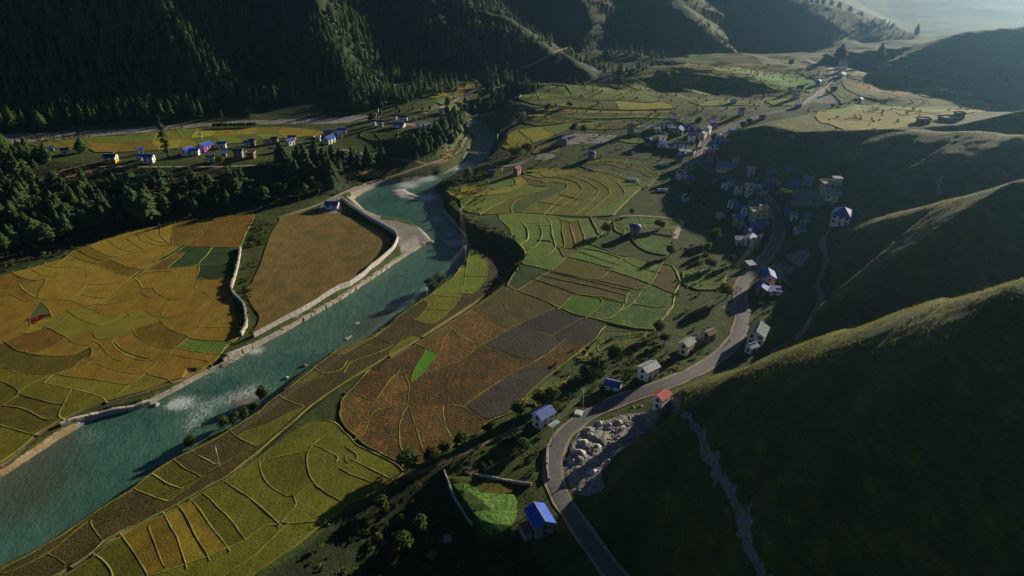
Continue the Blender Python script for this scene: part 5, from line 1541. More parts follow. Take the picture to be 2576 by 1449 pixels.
# greenhouses: pale tunnels
def greenhouse(c, x, y, Lpx, ang, label):
    g = ground(c, x, y); dist = (g - Vector((0, 0, CAM_H))).length
    L = Lpx * dist / (FPX / .85833 * CROPS[c][2]); W = L * .42
    root = empty('greenhouse', g + Vector((0, W / 2, 0)), math.radians(ang), label=label, category='greenhouse')
    V, Fc = [], []; n = 8; m = 6
    for j in range(m + 1):
        for i in range(n + 1):
            a = math.pi * i / n
            V.append((-L / 2 + L * j / m, -W / 2 * math.cos(a), .15 + 1.3 * math.sin(a)))
    for j in range(m):
        for i in range(n): Fc.append((j * (n + 1) + i, j * (n + 1) + i + 1, (j + 1) * (n + 1) + i + 1, (j + 1) * (n + 1) + i))
    Fc.append(tuple(range(n + 1))); Fc.append(tuple(range(m * (n + 1) + n, m * (n + 1) - 1, -1)))
    mesh_obj('cover', V, Fc, 'plastic_white', root)
    child_box(root, 'sill', (-L / 2, L / 2, -W / 2, W / 2, -.5, .16), 'stone')
    for j in range(m + 1):
        o = child_box(root, 'hoop', (-L / 2 + L * j / m - .05, -L / 2 + L * j / m + .05, -.06, .06, 1.40, 1.52), 'metal_pole')
greenhouse('V1', 345, 1370, 190, -18, 'white plastic tunnel on the bright green plot above the paddies')
greenhouse('V1', 940, 1068, 180, -4, 'pale tunnel on the shaded terrace, middle one of three')
greenhouse('E', 2425, 160, 80, -10, 'pale tunnel on the shaded terrace beside the paddy shadow edge')
greenhouse('V1', 360, 845, 70, 0, 'smallest pale tunnel, below the blue hipped house')

# ------------------------------------------------------------------ walls and embankments
def wall_line(name, s, h, w, mat, label, cat, step=4.0, zfun=None, jitter=0.0, part='wall_panel', gap=.06, lift=0):
    P = resample(smooth_line(resample(hit(parse(s)), 1.5), 2), step)
    root = empty(name, tuple(P[0]), 0, label=label, category=cat)
    for i in range(len(P) - 1):
        a, b = P[i], P[i + 1]
        za, zb_ = float(zat(a[0], a[1])), float(zat(b[0], b[1]))
        d = Vector((b[0] - a[0], b[1] - a[1], 0)); L = d.length; t = d / L; n = Vector((-t.y, t.x, 0))
        hw = w / 2 * (1 + jitter * random.uniform(-1, 1)); hj = h * (1 + jitter * random.uniform(-.6, .6))
        V = []
        for (p, z_) in ((Vector((a[0], a[1], 0)) + t * gap, za), (Vector((b[0], b[1], 0)) - t * gap, zb_)):
            for sgn, top in ((-1, 0), (1, 0), (1, 1), (-1, 1)):
                q = p + n * sgn * hw * (1.15 if not top else .85)
                V.append((q.x - P[0][0], q.y - P[0][1], (z_ + hj + lift if top else z_ - 1.5) - P[0][2]))
        mesh_obj(part, V, [(0, 1, 2, 3), (7, 6, 5, 4), (0, 4, 5, 1), (1, 5, 6, 2), (2, 6, 7, 3), (3, 7, 4, 0)], mat, root)
    return root
wall_line('flood_wall', "D 1915,1258 2050,1185 2300,1055 2480,940 2574,885 E 60,870 180,780 300,680 400,590 428,520 415,480 330,430 200,360 100,290 30,240 0,215", 2.0, .7, 'concrete', 'long pale concrete flood wall curving along the brown meadow', 'wall', 3.0)
wall_line('stone_wall', "D 1815,590 1808,650 1795,720 1775,800 1750,870 1745,910 1780,960 1830,1000 1850,1040 1855,1100 1865,1160 1840,1220 1820,1248", 1.7, .9, 'stone', 'sunlit winding stone wall between golden plots and the meadow ditch', 'wall', 2.0, jitter=.25, part='stone_block', gap=-.1)
wall_line('river_revetment', "G 415,425 560,375 690,345 850,315 980,290 1060,245 1190,180 1330,105 1450,45 1540,0", .9, 1.6, 'stone', 'stone revetment along the far bank of the near river reach', 'wall', 2.2, jitter=.2, part='stone_block', gap=-.1)
wall_line('river_revetment', "D 1680,1430 1900,1325 2070,1245 2300,1115 2574,960 E 120,875 260,785 430,665 600,560 680,535", .9, 1.6, 'stone', 'stone revetment below the flood wall beside the meadow', 'wall', 2.2, jitter=.25, part='stone_block', gap=-.1)
wall_line('groyne', "E 140,1135 125,1190 130,1230 95,1270 40,1300", 1.8, 1.4, 'stone', 'short rock groyne jutting into the river', 'wall', 1.6, jitter=.4, part='boulder', gap=-.1)
wall_line('garden_wall', "H 700,740 730,830 770,930 830,1020 890,1100", .9, .5, 'stone', 'low dry stone wall along the golden grass bank', 'wall', 1.6, jitter=.3, part='stone_block', gap=-.05)
wall_line('garden_wall', "H 910,765 1000,785 1100,800 1200,820 1290,832", .8, .5, 'stone', 'low stone wall running towards the road bend', 'wall', 1.6, jitter=.3, part='stone_block', gap=-.05)
wall_line('garden_wall', "H 1400,570 1400,650 1395,720 1410,800", .9, .7, 'stone', 'rubble wall along the inner side of the road bend', 'wall', 1.6, jitter=.35, part='stone_block', gap=-.05)
wall_line('bank_wall', "E 770,305 800,345 840,385 880,430 920,470 945,500", 1.4, .9, 'stone', 'broken stone bank wall at the right river edge', 'wall', 2.0, jitter=.3, part='stone_block', gap=-.1)
wall_line('parapet_wall', "V6 600,1270 900,1040 1200,830 1380,640 1440,480 1460,390", .9, .35, 'concrete', 'pale roadside parapet glinting along the far road', 'wall', 5.0)
wall_line('parapet_wall', "V1 1640,580 1600,680 1540,790 1490,860", .9, .35, 'concrete', 'narrow parapet beside the village street', 'wall', 4.0)

# ------------------------------------------------------------------ poles and wires
def tube(name, pts, r, mat, parent=None, n=5):
    V, Fc = [], []
    pts = [Vector(p) for p in pts]
    for i, p in enumerate(pts):
        t = (pts[min(i + 1, len(pts) - 1)] - pts[max(i - 1, 0)]).normalized()
        u = t.cross(Vector((0, 0, 1)))
        if u.length < .1: u = Vector((1, 0, 0))
        u.normalize(); v = t.cross(u)
        rr = r[i] if isinstance(r, (list, tuple)) else r
        for k_ in range(n):
            a = 2 * math.pi * k_ / n; q = p + u * math.cos(a) * rr + v * math.sin(a) * rr
            V.append(tuple(q))
    for i in range(len(pts) - 1):
        for k_ in range(n):
            Fc.append((i * n + k_, i * n + (k_ + 1) % n, (i + 1) * n + (k_ + 1) % n, (i + 1) * n + k_))
    Fc.append(tuple(range(n - 1, -1, -1))); Fc.append(tuple(range((len(pts) - 1) * n, len(pts) * n)))
    return mesh_obj(name, V, Fc, mat, parent, True)
def pole(c, x, y, h, label, rz=0.6, cat='utility pole'):
    g = ground(c, x, y)
    root = empty('utility_pole', g, rz, label=label, category=cat)
    tube('shaft', [(0, 0, -.8), (0, 0, h * .5), (0, 0, h)], [.16, .13, .10], 'metal_pole', root, 8)
    child_box(root, 'crossarm', (-.9, .9, -.07, .07, h - .35, h - .22), 'metal_pole')
    for xx in (-.8, 0, .8):
        child_box(root, 'insulator', (xx - .06, xx + .06, -.06, .06, h - .22 if xx else h, h + .05 if xx else h + .22), 'plastic_white')
    return g, h, root
def wires(a, b, label, sag=2.0, n=3, sp=.8, r=.02):
    pa = Vector(a[0]) + Vector((0, 0, a[1])); pb = Vector(b[0]) + Vector((0, 0, b[1]))
    d = (pb - pa); s = Vector((-d.y, d.x, 0)).normalized()
    root = empty('power_line', pa, 0, label=label, category='power line')
    for k_ in range(n):
        off = s * (k_ - (n - 1) / 2) * sp
        pts = [d * (i / 14) + off - Vector((0, 0, sag * 4 * (i / 14) * (1 - i / 14))) for i in range(15)]
        tube('wire', pts, r, 'wire', root, 4)
p1 = pole('G', 1495, 715, 8.5, 'metal utility pole in the olive paddies near the river')
p2 = pole('E', 940, 685, 8.5, 'metal utility pole standing on the river edge')
p3 = pole('E', 650, 1000, 8.0, 'metal utility pole beside the round riverside trees')
p4_ = pole('E', 905, 395, 9.0, 'metal utility pole on the bank above the rapids')
p5_ = pole('E', 1213, 75, 8.0, 'metal utility pole beside the riverside hut')
wires(p1, p3, 'power wires over the foreground paddies beside the river', 1.5)
wires(p3, p2, 'power wires above the round riverside trees', 1.2)
wires(p2, p4_, 'power wires rising along the river edge to the upper bank', 1.0)
wires(p4_, p5_, 'power wires crossing the upper paddies to the riverside hut', 1.2, 2)
q1 = pole('F', 375, 860, 7.5, 'metal utility pole by the yellow bush below the road')
q2 = pole('F', 575, 590, 7.5, 'metal utility pole beside the blue roofed row')
wires(q1, q2, 'sunlit power wires running beside the road to the village', .8, 3, .9)
q3 = pole('H', 1432, 560, 8.0, 'metal utility pole in front of the white house at the bend')
q4 = pole('H', 1640, 300, 7.5, 'metal utility pole left of the roadside beehive shed')
wires(q3, q4, 'power wires passing the white house at the road bend', .7, 4, .5)
q5 = pole('H', 1508, 845, 7.0, 'metal utility pole on the outer side of the road bend')
b1 = pole('B', 1180, 1090, 8.0, 'metal utility pole at the foot of the river bench')
b2 = pole('B', 1385, 925, 8.0, 'metal utility pole on the upper edge of the river bench')
wires(b1, b2, 'power wires climbing the dark bench above the river', .8, 3, .9)
for c, x, y, h, lb in (('B', 2270, 880, 9, 'thin pole on the terraces behind the village'), ('C', 262, 870, 9, 'thin pole on the shaded field left of the red roofed house'),
                       ('V5', 405, 520, 9, 'thin pole behind the grey roofed knoll house'), ('C', 2510, 190, 9, 'thin mast on the skyline of the far right hill')):
    pole(c, x, y, h, lb)
# flags on the knoll and in the hamlet
def flag(c, x, y, h, mat, label):
    g = ground(c, x, y); root = empty('flag', g, 0, label=label, category='flag')
    tube('pole', [(0, 0, -.5), (0, 0, h)], .06, 'metal_pole', root, 6)
    V, Fc = [], []
    for i in range(6):
        for j in range(2): V.append((-.05 - i * .42, .25 * math.sin(i * 1.3), h - .1 - j * 1.6 - i * .06))
    for i in range(5): Fc.append((i * 2, i * 2 + 1, i * 2 + 3, i * 2 + 2))
    o = mesh_obj('cloth', V, Fc, mat, root, True)
    md = o.modifiers.new('solid', 'SOLIDIFY'); md.thickness = .03
flag('V5', 335, 590, 7, 'cloth_red', 'red flag above the knoll houses')
flag('V4', 478, 290, 9, 'cloth_white', 'white prayer flag above the magenta house')

# ------------------------------------------------------------------ trees
def conifer_mesh(seed, n_whorl=24, per=9, H=14.0, R=3.1, droop=.35, gap=0.0, irregular=.3, rnd=False):
    r = random.Random(seed); V, Fc = [], []
    for w in range(n_whorl):
        f = w / (n_whorl - 1)
        z = H * (.12 + .88 * f ** .95)
        rad = R * ((1 - f) ** .7 * (.35 + .65 * min(1, f * 3.5)) * .95 + .05) if not rnd else R * ((1 - f ** 2.2) ** .6 * (.45 + .55 * min(1, f * 3)) + .03)
        rad *= 1 + r.uniform(-irregular, irregular)
        if r.random() < gap: continue
        a0 = r.uniform(0, 6.28)
        for k_ in range(per):
            a = a0 + 6.283 * k_ / per + r.uniform(-.3, .3)
            L = rad * r.uniform(.65, 1.15); wd = L * r.uniform(.30, .46) + .18
            zz = z + r.uniform(-.3, .3); dr = droop * L * r.uniform(.5, 1.3)
            ca, sa = math.cos(a), math.sin(a)
            i = len(V)
            V += [(0, 0, zz + .15), (ca * L * .55 - sa * wd, sa * L * .55 + ca * wd, zz - dr * .45 - r.uniform(0, .3)), (ca * L, sa * L, zz - dr), (ca * L * .55 + sa * wd, sa * L * .55 - ca * wd, zz - dr * .45 - r.uniform(0, .3)), (ca * L * .6, sa * L * .6, zz - dr * .3 + .25)]
            Fc += [(i, i + 1, i + 4), (i + 1, i + 2, i + 4), (i + 2, i + 3, i + 4), (i + 3, i, i + 4)]
    return np.array(V), np.array(Fc)
def trunk_mesh(H, r0, seed=0, bend=.15, limbs=0):
    rr = random.Random(seed); V, Fc = [], []
    def tb(pts, rad, n=6):
        b = len(V)
        for (x, y, z), q in zip(pts, rad):
            for k_ in range(n):
                a = 6.283 * k_ / n; V.append((x + q * math.cos(a), y + q * math.sin(a), z))
        for i in range(len(pts) - 1):
            for k_ in range(n): Fc.append((b + i * n + k_, b + i * n + (k_ + 1) % n, b + (i + 1) * n + (k_ + 1) % n, b + (i + 1) * n + k_))
    bx, by = rr.uniform(-bend, bend), rr.uniform(-bend, bend)
    tb([(0, 0, -.8), (0, 0, 0), (bx * H * .3, by * H * .3, H * .5), (bx * H * .4, by * H * .4, H)], [r0 * 1.4, r0, r0 * .6, r0 * .12])
    for i in range(limbs):
        a = rr.uniform(0, 6.28); z = H * rr.uniform(.3, .6); L = H * rr.uniform(.3, .5)
        tb([(bx * z * .5, by * z * .5, z), (math.cos(a) * L * .5, math.sin(a) * L * .5, z + L * .45), (math.cos(a) * L * .9, math.sin(a) * L * .9, z + L * .7)], [r0 * .5, r0 * .3, r0 * .08], 5)
    return V, Fc
def leaf_cloud(seed, n=620, blobs=7, R=2.6, H=5.2, size=.55, zmin=1.0):
    r = np.random.default_rng(seed)
    cs = []
    for i in range(blobs):
        a = r.uniform(0, 6.28); q = r.uniform(.15, .62) * R
        cs.append((q * math.cos(a), q * math.sin(a), zmin + (H - zmin) * r.uniform(.25, .8), R * r.uniform(.38, .62)))
    cs.append((0, 0, H * .62, R * .62))
    V, Fc = [], []
    for i in range(n):
        cx, cy, cz, cr = cs[int(r.integers(len(cs)))]
        d = r.normal(size=3); d /= np.linalg.norm(d) + 1e-6
        p = np.array([cx, cy, cz]) + d * cr * (r.uniform(.55, 1.05)) * np.array([1, 1, .85])
        if p[2] < zmin * .6: continue
        nn = d + r.normal(size=3) * .6; nn /= np.linalg.norm(nn)
        u = np.cross(nn, [0, 0, 1.0]); u /= np.linalg.norm(u) + 1e-6; v = np.cross(nn, u)
        s = size * r.uniform(.6, 1.25); b = len(V)
        V += [tuple(p - u * s), tuple(p - v * s * .55 + nn * s * .15), tuple(p + u * s), tuple(p + v * s * .55 + nn * s * .15)]
        Fc.append((b, b + 1, b + 2, b + 3))
    return np.array(V), np.array(Fc)
CONI = []
for i in range(6):
    V, Fc = conifer_mesh(100 + i, 22 + i % 3 * 3, 9, 14.0, 3.7 + .45 * (i % 3), .3 + .12 * (i % 2), .06 * (i % 2), .3, i in (1, 3, 5))
    tv, tf = trunk_mesh(13.0, .28, i, .02)
    me_t = bpy.data.meshes.new('trunk'); me_t.from_pydata(tv, [], tf); me_t.materials.append(MATS['bark'])
    CONI.append((np_mesh('crown', V, Fc, 'needles'), me_t))
BROAD = {}
for key, mat in (('leaves', 'leaves'), ('leaves_yellow', 'leaves_yellow')):
    BROAD[key] = []
    for i in range(4):
        V, Fc = leaf_cloud(200 + i, 760, 6 + i, 2.5, 5.4, .42, .9)
        tv, tf = trunk_mesh(3.6, .2, 40 + i, .12, 5)
        me_t = bpy.data.meshes.new('trunk'); me_t.from_pydata(tv, [], tf); me_t.materials.append(MATS['bark'])
        BROAD[key].append((np_mesh('crown', V, Fc, mat), me_t))
def plant_tree(name, proto, loc, s, sz, label, cat, group=None, sxy=None):
    root = bpy.data.objects.new(name, None); COL.objects.link(root)
    root.location = loc; root.rotation_euler = (random.uniform(-.04, .04), random.uniform(-.04, .04), random.uniform(0, 6.28)); root.scale = (s, s, sz)
    root['label'] = label; root['category'] = cat
    if group: root['group'] = group
    for nm, m in (('crown', proto[0]), ('trunk', proto[1])):
        o = bpy.data.objects.new(nm, m); COL.objects.link(o); o.parent = root
    return root
def scatter(poly_world, spacing, seed):
    """jittered grid inside a world polygon"""
    r = np.random.default_rng(seed)
    x0, y0 = poly_world[:, 0].min(), poly_world[:, 1].min(); x1, y1 = poly_world[:, 0].max(), poly_world[:, 1].max()
    gx, gy = np.meshgrid(np.arange(x0, x1, spacing), np.arange(y0, y1, spacing))
    gx = gx.ravel() + r.uniform(-.48, .48, gx.size) * spacing; gy = gy.ravel() + r.uniform(-.48, .48, gy.size) * spacing
    m = inside(gx, gy, poly_world)
    return gx[m], gy[m]
def pix(x, y, z):
    dz = z - CAM_H
    depth = y * CP - dz * SP; up = y * SP + dz * CP
    return CU + FPX * x / depth, CV - FPX * up / depth
lab_bluff = 'dark conifer in the dense wood on the slope between hamlet and golden plots'
cnt = 0
for s, sp, prob in [("F0 1000,350 1080,345 1140,305 1165,300 1175,335 1140,370 1090,398 1040,405 1010,385", 5.2, .9), ("F0 1120,290 1165,280 1175,310 1150,330", 5.0, .9), ("F0 690,410 860,398 940,385 990,392 930,425 870,450 800,470 720,460", 6.5, .7),
                    ("F0 -200,375 0,372 60,385 130,412 60,430 -200,440", 7.0, .6), ("F0 -200,440 20,425 120,440 200,470 330,470 420,450 560,450 640,455 700,470 860,470 830,490 700,505 560,525 420,540 300,560 200,590 90,620 0,640 -200,700", 6.6, .7)]:
    P = hit(parse(s))[:, :2]
    X, Y = scatter(P, sp, len(s))
    for x, y in zip(X, Y):
        if fbm(np.array([x / 16]), np.array([y / 16]), 2, 4)[0] < (.5 - prob) * .9 - .25 or random.random() > prob + .25 or cnt > 292: continue
        h = random.uniform(.45, 1.0) * (1.0 if y < 430 or x < -100 else .8)
        plant_tree('conifer_tree', random.choice(CONI), (x, y, float(zat(x, y)) - .2), h * random.uniform(.9, 1.35), h, lab_bluff, 'tree', 'conifers of the bluff wood')
        cnt += 1
print('bluff conifers', cnt)
def lone_conifer(c, x, y, hpx, label, wide=1.0, proto=None):
    g = ground(c, x, y); d = (g - Vector((0, 0, CAM_H))).length
    h = hpx * d / (FPX / .85833 * CROPS[c][2]) / 14.0
    plant_tree('conifer_tree', proto or random.choice(CONI), g - Vector((0, 0, .2)), h * wide, h, label, 'tree')
V, Fc = conifer_mesh(555, 26, 5, 14.0, 2.2, .5, .35, .5); tv, tf = trunk_mesh(13.6, .35, 3, .03)
me_t = bpy.data.meshes.new('trunk'); me_t.from_pydata(tv, [], tf); me_t.materials.append(MATS['bark'])
SPARSE = (np_mesh('crown', V, Fc, 'needles'), me_t)
lone_conifer('A', 1270, 1190, 290, 'tall half bare pine towering over the left hamlet', .9, SPARSE)
lone_conifer('A', 620, 1150, 100, 'round dark pine at the golden field edge in the hamlet', 1.5)
lone_conifer('A', 90, 980, 150, 'dark conifer on the stony riverbed, leftmost of two', 1.1)
lone_conifer('A', 310, 980, 120, 'dark conifer on the stony riverbed, broader one of two', 1.5)
lone_conifer('D', 1115, 390, 240, 'large lone conifer standing at the edge of the golden plots', 1.1)
lone_conifer('C', 1185, 455, 105, 'tall dark conifer beside the far white houses', 1.5, CONI[1])
lone_conifer('C', 1490, 440, 95, 'hazy conifer on the far right slope', 1.2)
lone_conifer('C', 1760, 270, 70, 'thin pale conifer on the hazy far spur', 1.0)
for x, y in ((920, 200), (1390, 235), (1660, 240), (1880, 225), (1000, 300)):
    lone_conifer('V5', x, y, 150, 'small sunlit conifer along the back edge of the knoll', 1.0)
for o in [o for o in bpy.data.objects if o.get('label') == 'small sunlit conifer along the back edge of the knoll']: o['group'] = 'knoll edge conifers'

def broad(c, x, y, hpx, label, key='leaves', wide=1.0, group=None):
    g = ground(c, x, y); d = (g - Vector((0, 0, CAM_H))).length
    h = hpx * d / (FPX / .85833 * CROPS[c][2]) / 5.4
    plant_tree('broadleaf_tree', random.choice(BROAD[key]), g - Vector((0, 0, .15)), h * wide, h, label, 'tree', group)
TREES = """H|455|720|160|large round tree at the corner of the brown plot|1.0
H|610|670|130|silvery tree right of the large tree on the brown plot edge|.8
H|690|620|90|small dark tree along the brown plot edge|1.1
H|820|560|110|pale green tree halfway along the brown plot edge|1.1
H|1000|470|80|dark low tree below the white house at the bend|1.3
H|1195|370|120|round pale crowned tree beside the dark ploughed plot|1.0
H|1340|300|120|dense round tree behind the white house at the bend|1.1
H|1440|270|130|tall leafy tree right behind the dense round tree|1.1
H|1450|330|70|flat bush in front of the two trees behind the house|1.6
H|1250|600|100|dark bush below the terrace of the white house|1.3
H|280|1005|110|sunlit tree at the shadow edge below the paddies|1.3
H|545|1150|130|lone tree in the dark hollow, right of the pair|1.1
H|445|1290|160|upper tree of the leafy pair in the dark hollow|1.0
H|360|1350|140|lower tree of the leafy pair in the dark hollow|1.1
H|1740|60|110|dark tree at the end of the ploughed plot|1.2
H|1650|110|90|bushy tree behind the deep blue roofed shed|1.2
E|2050|1440|150|big grey green tree above the ploughed plot|1.0
E|2380|1230|110|round tree on the terraces below the road|1.0
E|2440|1300|90|dark tree beside the terrace path|1.1
E|680|900|110|left tree of the round clump on the river bank|1.1
E|745|870|100|right tree of the round clump on the river bank|1.2
E|2010|480|90|dark shrubby tree left of the stone house garden|1.2
E|2400|440|80|small dark tree behind the stone house garden|1.2
E|2480|640|90|leafy tree at the corner of the cabbage garden|1.1
E|2190|335|50|little tree on the shaded terrace path|1.0
F|225|530|90|broad tree below the yellow house|1.5
F|375|710|80|olive coloured cone shaped tree on the shaded lawn|1.0
G|1290|580|100|small tree leaning over the river shallows|.9
G|1535|450|110|left tree of the row in the river shallows|.8
G|1595|425|110|middle tree of the row in the river shallows|.8
G|1665|385|90|right tree of the row in the river shallows|.9
G|1780|270|120|tall willow like tree at the pebble bar|.8
G|1735|330|70|low willow bush at the pebble bar|1.2
V2|1240|740|330|huge dark tree beside the village junction|.9
V2|1140|560|240|dark tree above the huge junction tree|.9
V2|1950|800|110|dark round bush below the school steps|1.3
C|500|945|55|round tree beside the climbing road, upper one|1.1
C|450|965|50|round tree beside the climbing road, lower one|1.1
C|115|945|60|sunlit tree behind the village back row|1.1
B|1750|1000|70|bushy tree above the pale stone heap, left one|1.1
B|1835|1010|65|bushy tree above the pale stone heap, right one|1.1
B|1555|840|60|dark tree at the edge of the high terraces|1.2
B|1720|810|45|small dark bush on the high terraces|1.4
V6|1350|1320|90|grey green bush beside the far rubble yard|1.4
V6|1940|1200|110|dark tree beside the narrow white house|1.3
V1|1880|600|150|leafy tree beside the top of the village street|1.0
V1|1600|230|90|pale bushy tree at the back of the village|1.3
A|600|1010|30|low tree on the stony riverbed|1.6"""
for ln in TREES.split('\n'):
    c, x, y, h, lb, w = ln.split('|'); broad(c, float(x), float(y), float(h), lb, 'leaves', float(w))
for ln in """F|185|620|80|bright yellow green tree, upper one below the yellow house|1.0
F|210|740|90|bright yellow green tree, lower one below the yellow house|1.2
F|170|670|60|small bright tree between the two yellow green trees|1.1
F|330|960|120|yellow bush below the wires beside the road|1.2
E|960|50|80|yellow green tree among the riverside shrubs|1.2
B|1300|1180|80|golden bush on the bench above the river, left one|1.5
B|1400|1160|80|golden bush on the bench above the river, right one|1.4
V4|715|560|140|yellow green tree below the hamlet's lowest house|1.1""".split('\n'):
    c, x, y, h, lb, w = ln.split('|'); broad(c, float(x), float(y), float(h), lb, 'leaves_yellow', float(w))
for i in range(13):
    broad('A', 1615 + i * 26 + random.uniform(-5, 5), 966 - i * .6, 38, 'tree in the dark row between the golden field and stony riverbed', 'leaves', .9, 'row of riverbed trees')

# ------------------------------------------------------------------ masses nobody could count
def merge_instances(V, Fc, xs_, ys_, zs_, sc, sz, rot):
    n = len(xs_); c, s = np.cos(rot)[:, None], np.sin(rot)[:, None]
    X = V[None, :, 0] * sc[:, None]; Y = V[None, :, 1] * sc[:, None]
    out = np.stack([X * c - Y * s + xs_[:, None], X * s + Y * c + ys_[:, None], V[None, :, 2] * sz[:, None] + zs_[:, None]], -1)
    FF = Fc[None] + (np.arange(n) * len(V))[:, None, None]
    return out.reshape(-1, 3), FF.reshape(-1, Fc.shape[1])
def low_conifer(seed):
    r = random.Random(seed); V, Fc = [], []
    for w in range(5):
        f = w / 4; z = 9 * (.14 + .74 * f); rad = 2.3 * (1 - f * .82)
        a0 = r.uniform(0, 6)
        for k_ in range(5):
            a = a0 + 6.283 * k_ / 5 + r.uniform(-.3, .3); L = rad * r.uniform(.7, 1.2); wd = L * .5
            ca, sa = math.cos(a), math.sin(a); i = len(V)
            V += [(0, 0, z + 2.0 * (1 - f * .4)), (ca * L * .7 - sa * wd, sa * L * .7 + ca * wd, z), (ca * L, sa * L, z - .5), (ca * L * .7 + sa * wd, sa * L * .7 - ca * wd, z)]
            Fc += [(i, i + 1, i + 2), (i, i + 2, i + 3)]
    return np.array(V), np.array(Fc)
HMg = HM * LEFTM
Vs, Fs, off = [], [], 0
n = 90000
cx = rng.uniform(-560, 520, n); cy = rng.uniform(505, 1420, n)
zz = zat(cx, cy)
u, v = pix(cx, cy, zz)
ok = (u > -80) & (u < 2660) & (v > -90) & ((bil(HMg, GX, GY, cx, cy) > .5) | (bil(apron, GX, GY, cx, cy) > .5) | ((bil(apron2, GX, GY, cx, cy) > .5) & (rng.uniform(0, 1, n) < .6)))
dens = np.where(cx < -40, .92, .62) * np.clip(1.1 - (cy - 800) / 1500, .3, 1)
cl = fbm(cx / 35, cy / 35, 3, 77)
dens = dens * np.where(cx < -230, 1.0, smooth(-.35, .25, cl)) 
open_ = smooth(.12, .35, fbm(cx / 60, cy / 60, 2, 88)) * (cx > -20)
ok &= rng.uniform(0, 1, n) < dens * (1 - open_)
ok &= rng.uniform(0, 1, n) < .62
for kx in ('mount1', 'mount2'):
    d, _ = poly_dist(cx, cy, ROADW[kx]); ok &= d > 5
cx, cy, zz = cx[ok], cy[ok], zz[ok]
print('mountain trees', len(cx))
pick = rng.integers(0, 4, len(cx)); hs = rng.uniform(.6, 1.5, len(cx)) * np.where(cx < 0, 1.1, .85) * np.where(cy > 860, .6, 1)
for k_ in range(4):
    V, Fc = low_conifer(k_ + 11); m = pick == k_
    a, b = merge_instances(V, Fc, cx[m], cy[m], zz[m] - .3, hs[m] * rng.uniform(.8, 1.2, m.sum()), hs[m], rng.uniform(0, 6.28, m.sum()))
    Vs.append(a); Fs.append(b + off); off += len(a)
link('mountain_forest', np_mesh('mountain_forest', np.concatenate(Vs), np.concatenate(Fs), 'needles_far'), kind='stuff')

# the rest of the bluff wood, behind the nearer conifers
Vs, Fs, off = [], [], 0
LOWC = [conifer_mesh(700, 13, 8, 11.0, 3.4, .35, .05, .35), conifer_mesh(701, 12, 8, 9.0, 3.6, .3, .05, .4, True), tuple(np.array(q) for q in (lambda c: (c[0] * 1.35, np.concatenate([c[1][:, [0, 1, 2]], c[1][:, [0, 2, 3]]])))(leaf_cloud(702, 170, 7, 2.8, 5.4, .75, .6)))]
bx_, by_ = [], []
for s, sp in (("F0 -200,440 20,425 120,440 200,470 330,470 420,450 560,450 640,455 700,470 860,470 830,490 700,505 560,525 420,540 300,560 200,590 90,620 0,640 -200,700", 6.0), ("F0 -200,375 0,372 60,385 130,412 60,430 -200,440", 6.5), ("F0 700,418 860,402 960,395 1020,400 950,425 880,450 820,472 720,465", 7.0), ("F0 1085,270 1150,255 1240,250 1280,262 1240,275 1180,285", 6.0), ("F0 930,300 1000,262 960,285 930,310", 6.5)):
    X, Y = scatter(hit(parse(s))[:, :2], sp, 99); m = rng.uniform(0, 1, len(X)) < .72; bx_.append(X[m]); by_.append(Y[m])
bx_, by_ = np.concatenate(bx_), np.concatenate(by_); pk = rng.integers(0, 3, len(bx_)); sc = rng.uniform(.55, 1.2, len(bx_))
for i, (V, Fc) in enumerate(LOWC):
    m = pk == i; a, b = merge_instances(V, Fc, bx_[m], by_[m], zat(bx_[m], by_[m]) - .3, sc[m] * rng.uniform(.85, 1.3, m.sum()), sc[m], rng.uniform(0, 6.28, m.sum()))
    Vs.append(a); Fs.append(b + off); off += len(a)
print('bluff wood', len(bx_))
link('bluff_forest', np_mesh('bluff_forest', np.concatenate(Vs), np.concatenate(Fs), 'needles'), kind='stuff')
# rough grass on the right hills
n = 110000
gx_ = rng.uniform(10, 260, n); gy_ = rng.uniform(95, 470, n); gz_ = zat(gx_, gy_); u, v = pix(gx_, gy_, gz_)
ok = (u > -20) & (u < 2620) & (v < 1480) & (bil(m_hill, GX, GY, gx_, gy_) > .6) & (fbm(gx_ / 9, gy_ / 9, 3, 19) > -.15) & (rng.uniform(0, 1, n) < np.clip(230 / gy_, .3, 1))
crA, crB = TENTS[8][0], TENTS[10][0]
dA, _ = poly_dist(gx_, gy_, crA); dB, _ = poly_dist(gx_, gy_, crB)
ok &= (np.minimum(dA, dB) < 16) | (rng.uniform(0, 1, n) < .55)
d, _ = poly_dist(gx_, gy_, ROADW['main']); ok &= (d > 4) & ~inside(gx_, gy_, QW)
gx_, gy_, gz_ = gx_[ok], gy_[ok], gz_[ok]
TV, TF = [], []
for k_ in range(5):
    a = k_ * 1.257; i = len(TV); TV += [(.25 * math.cos(a), .25 * math.sin(a), -.1), (.25 * math.cos(a + .9), .25 * math.sin(a + .9), -.1), (.5 * math.cos(a + .5), .5 * math.sin(a + .5), .62)]; TF.append((i, i + 1, i + 2))
sc = rng.uniform(.25, .7, len(gx_))
a, b = merge_instances(np.array(TV), np.array(TF), gx_, gy_, gz_, sc * 1.3, sc, rng.uniform(0, 6.28, len(gx_)))
print('hill grass', len(gx_))
link('hill_grass', np_mesh('hill_grass', a, b, 'dry_grass'), kind='stuff')
def bush(seed, n=16, R=1.0):
    V, Fc = leaf_cloud(seed, n, 2, R, 1.3, .42, .1)
    return V, Fc
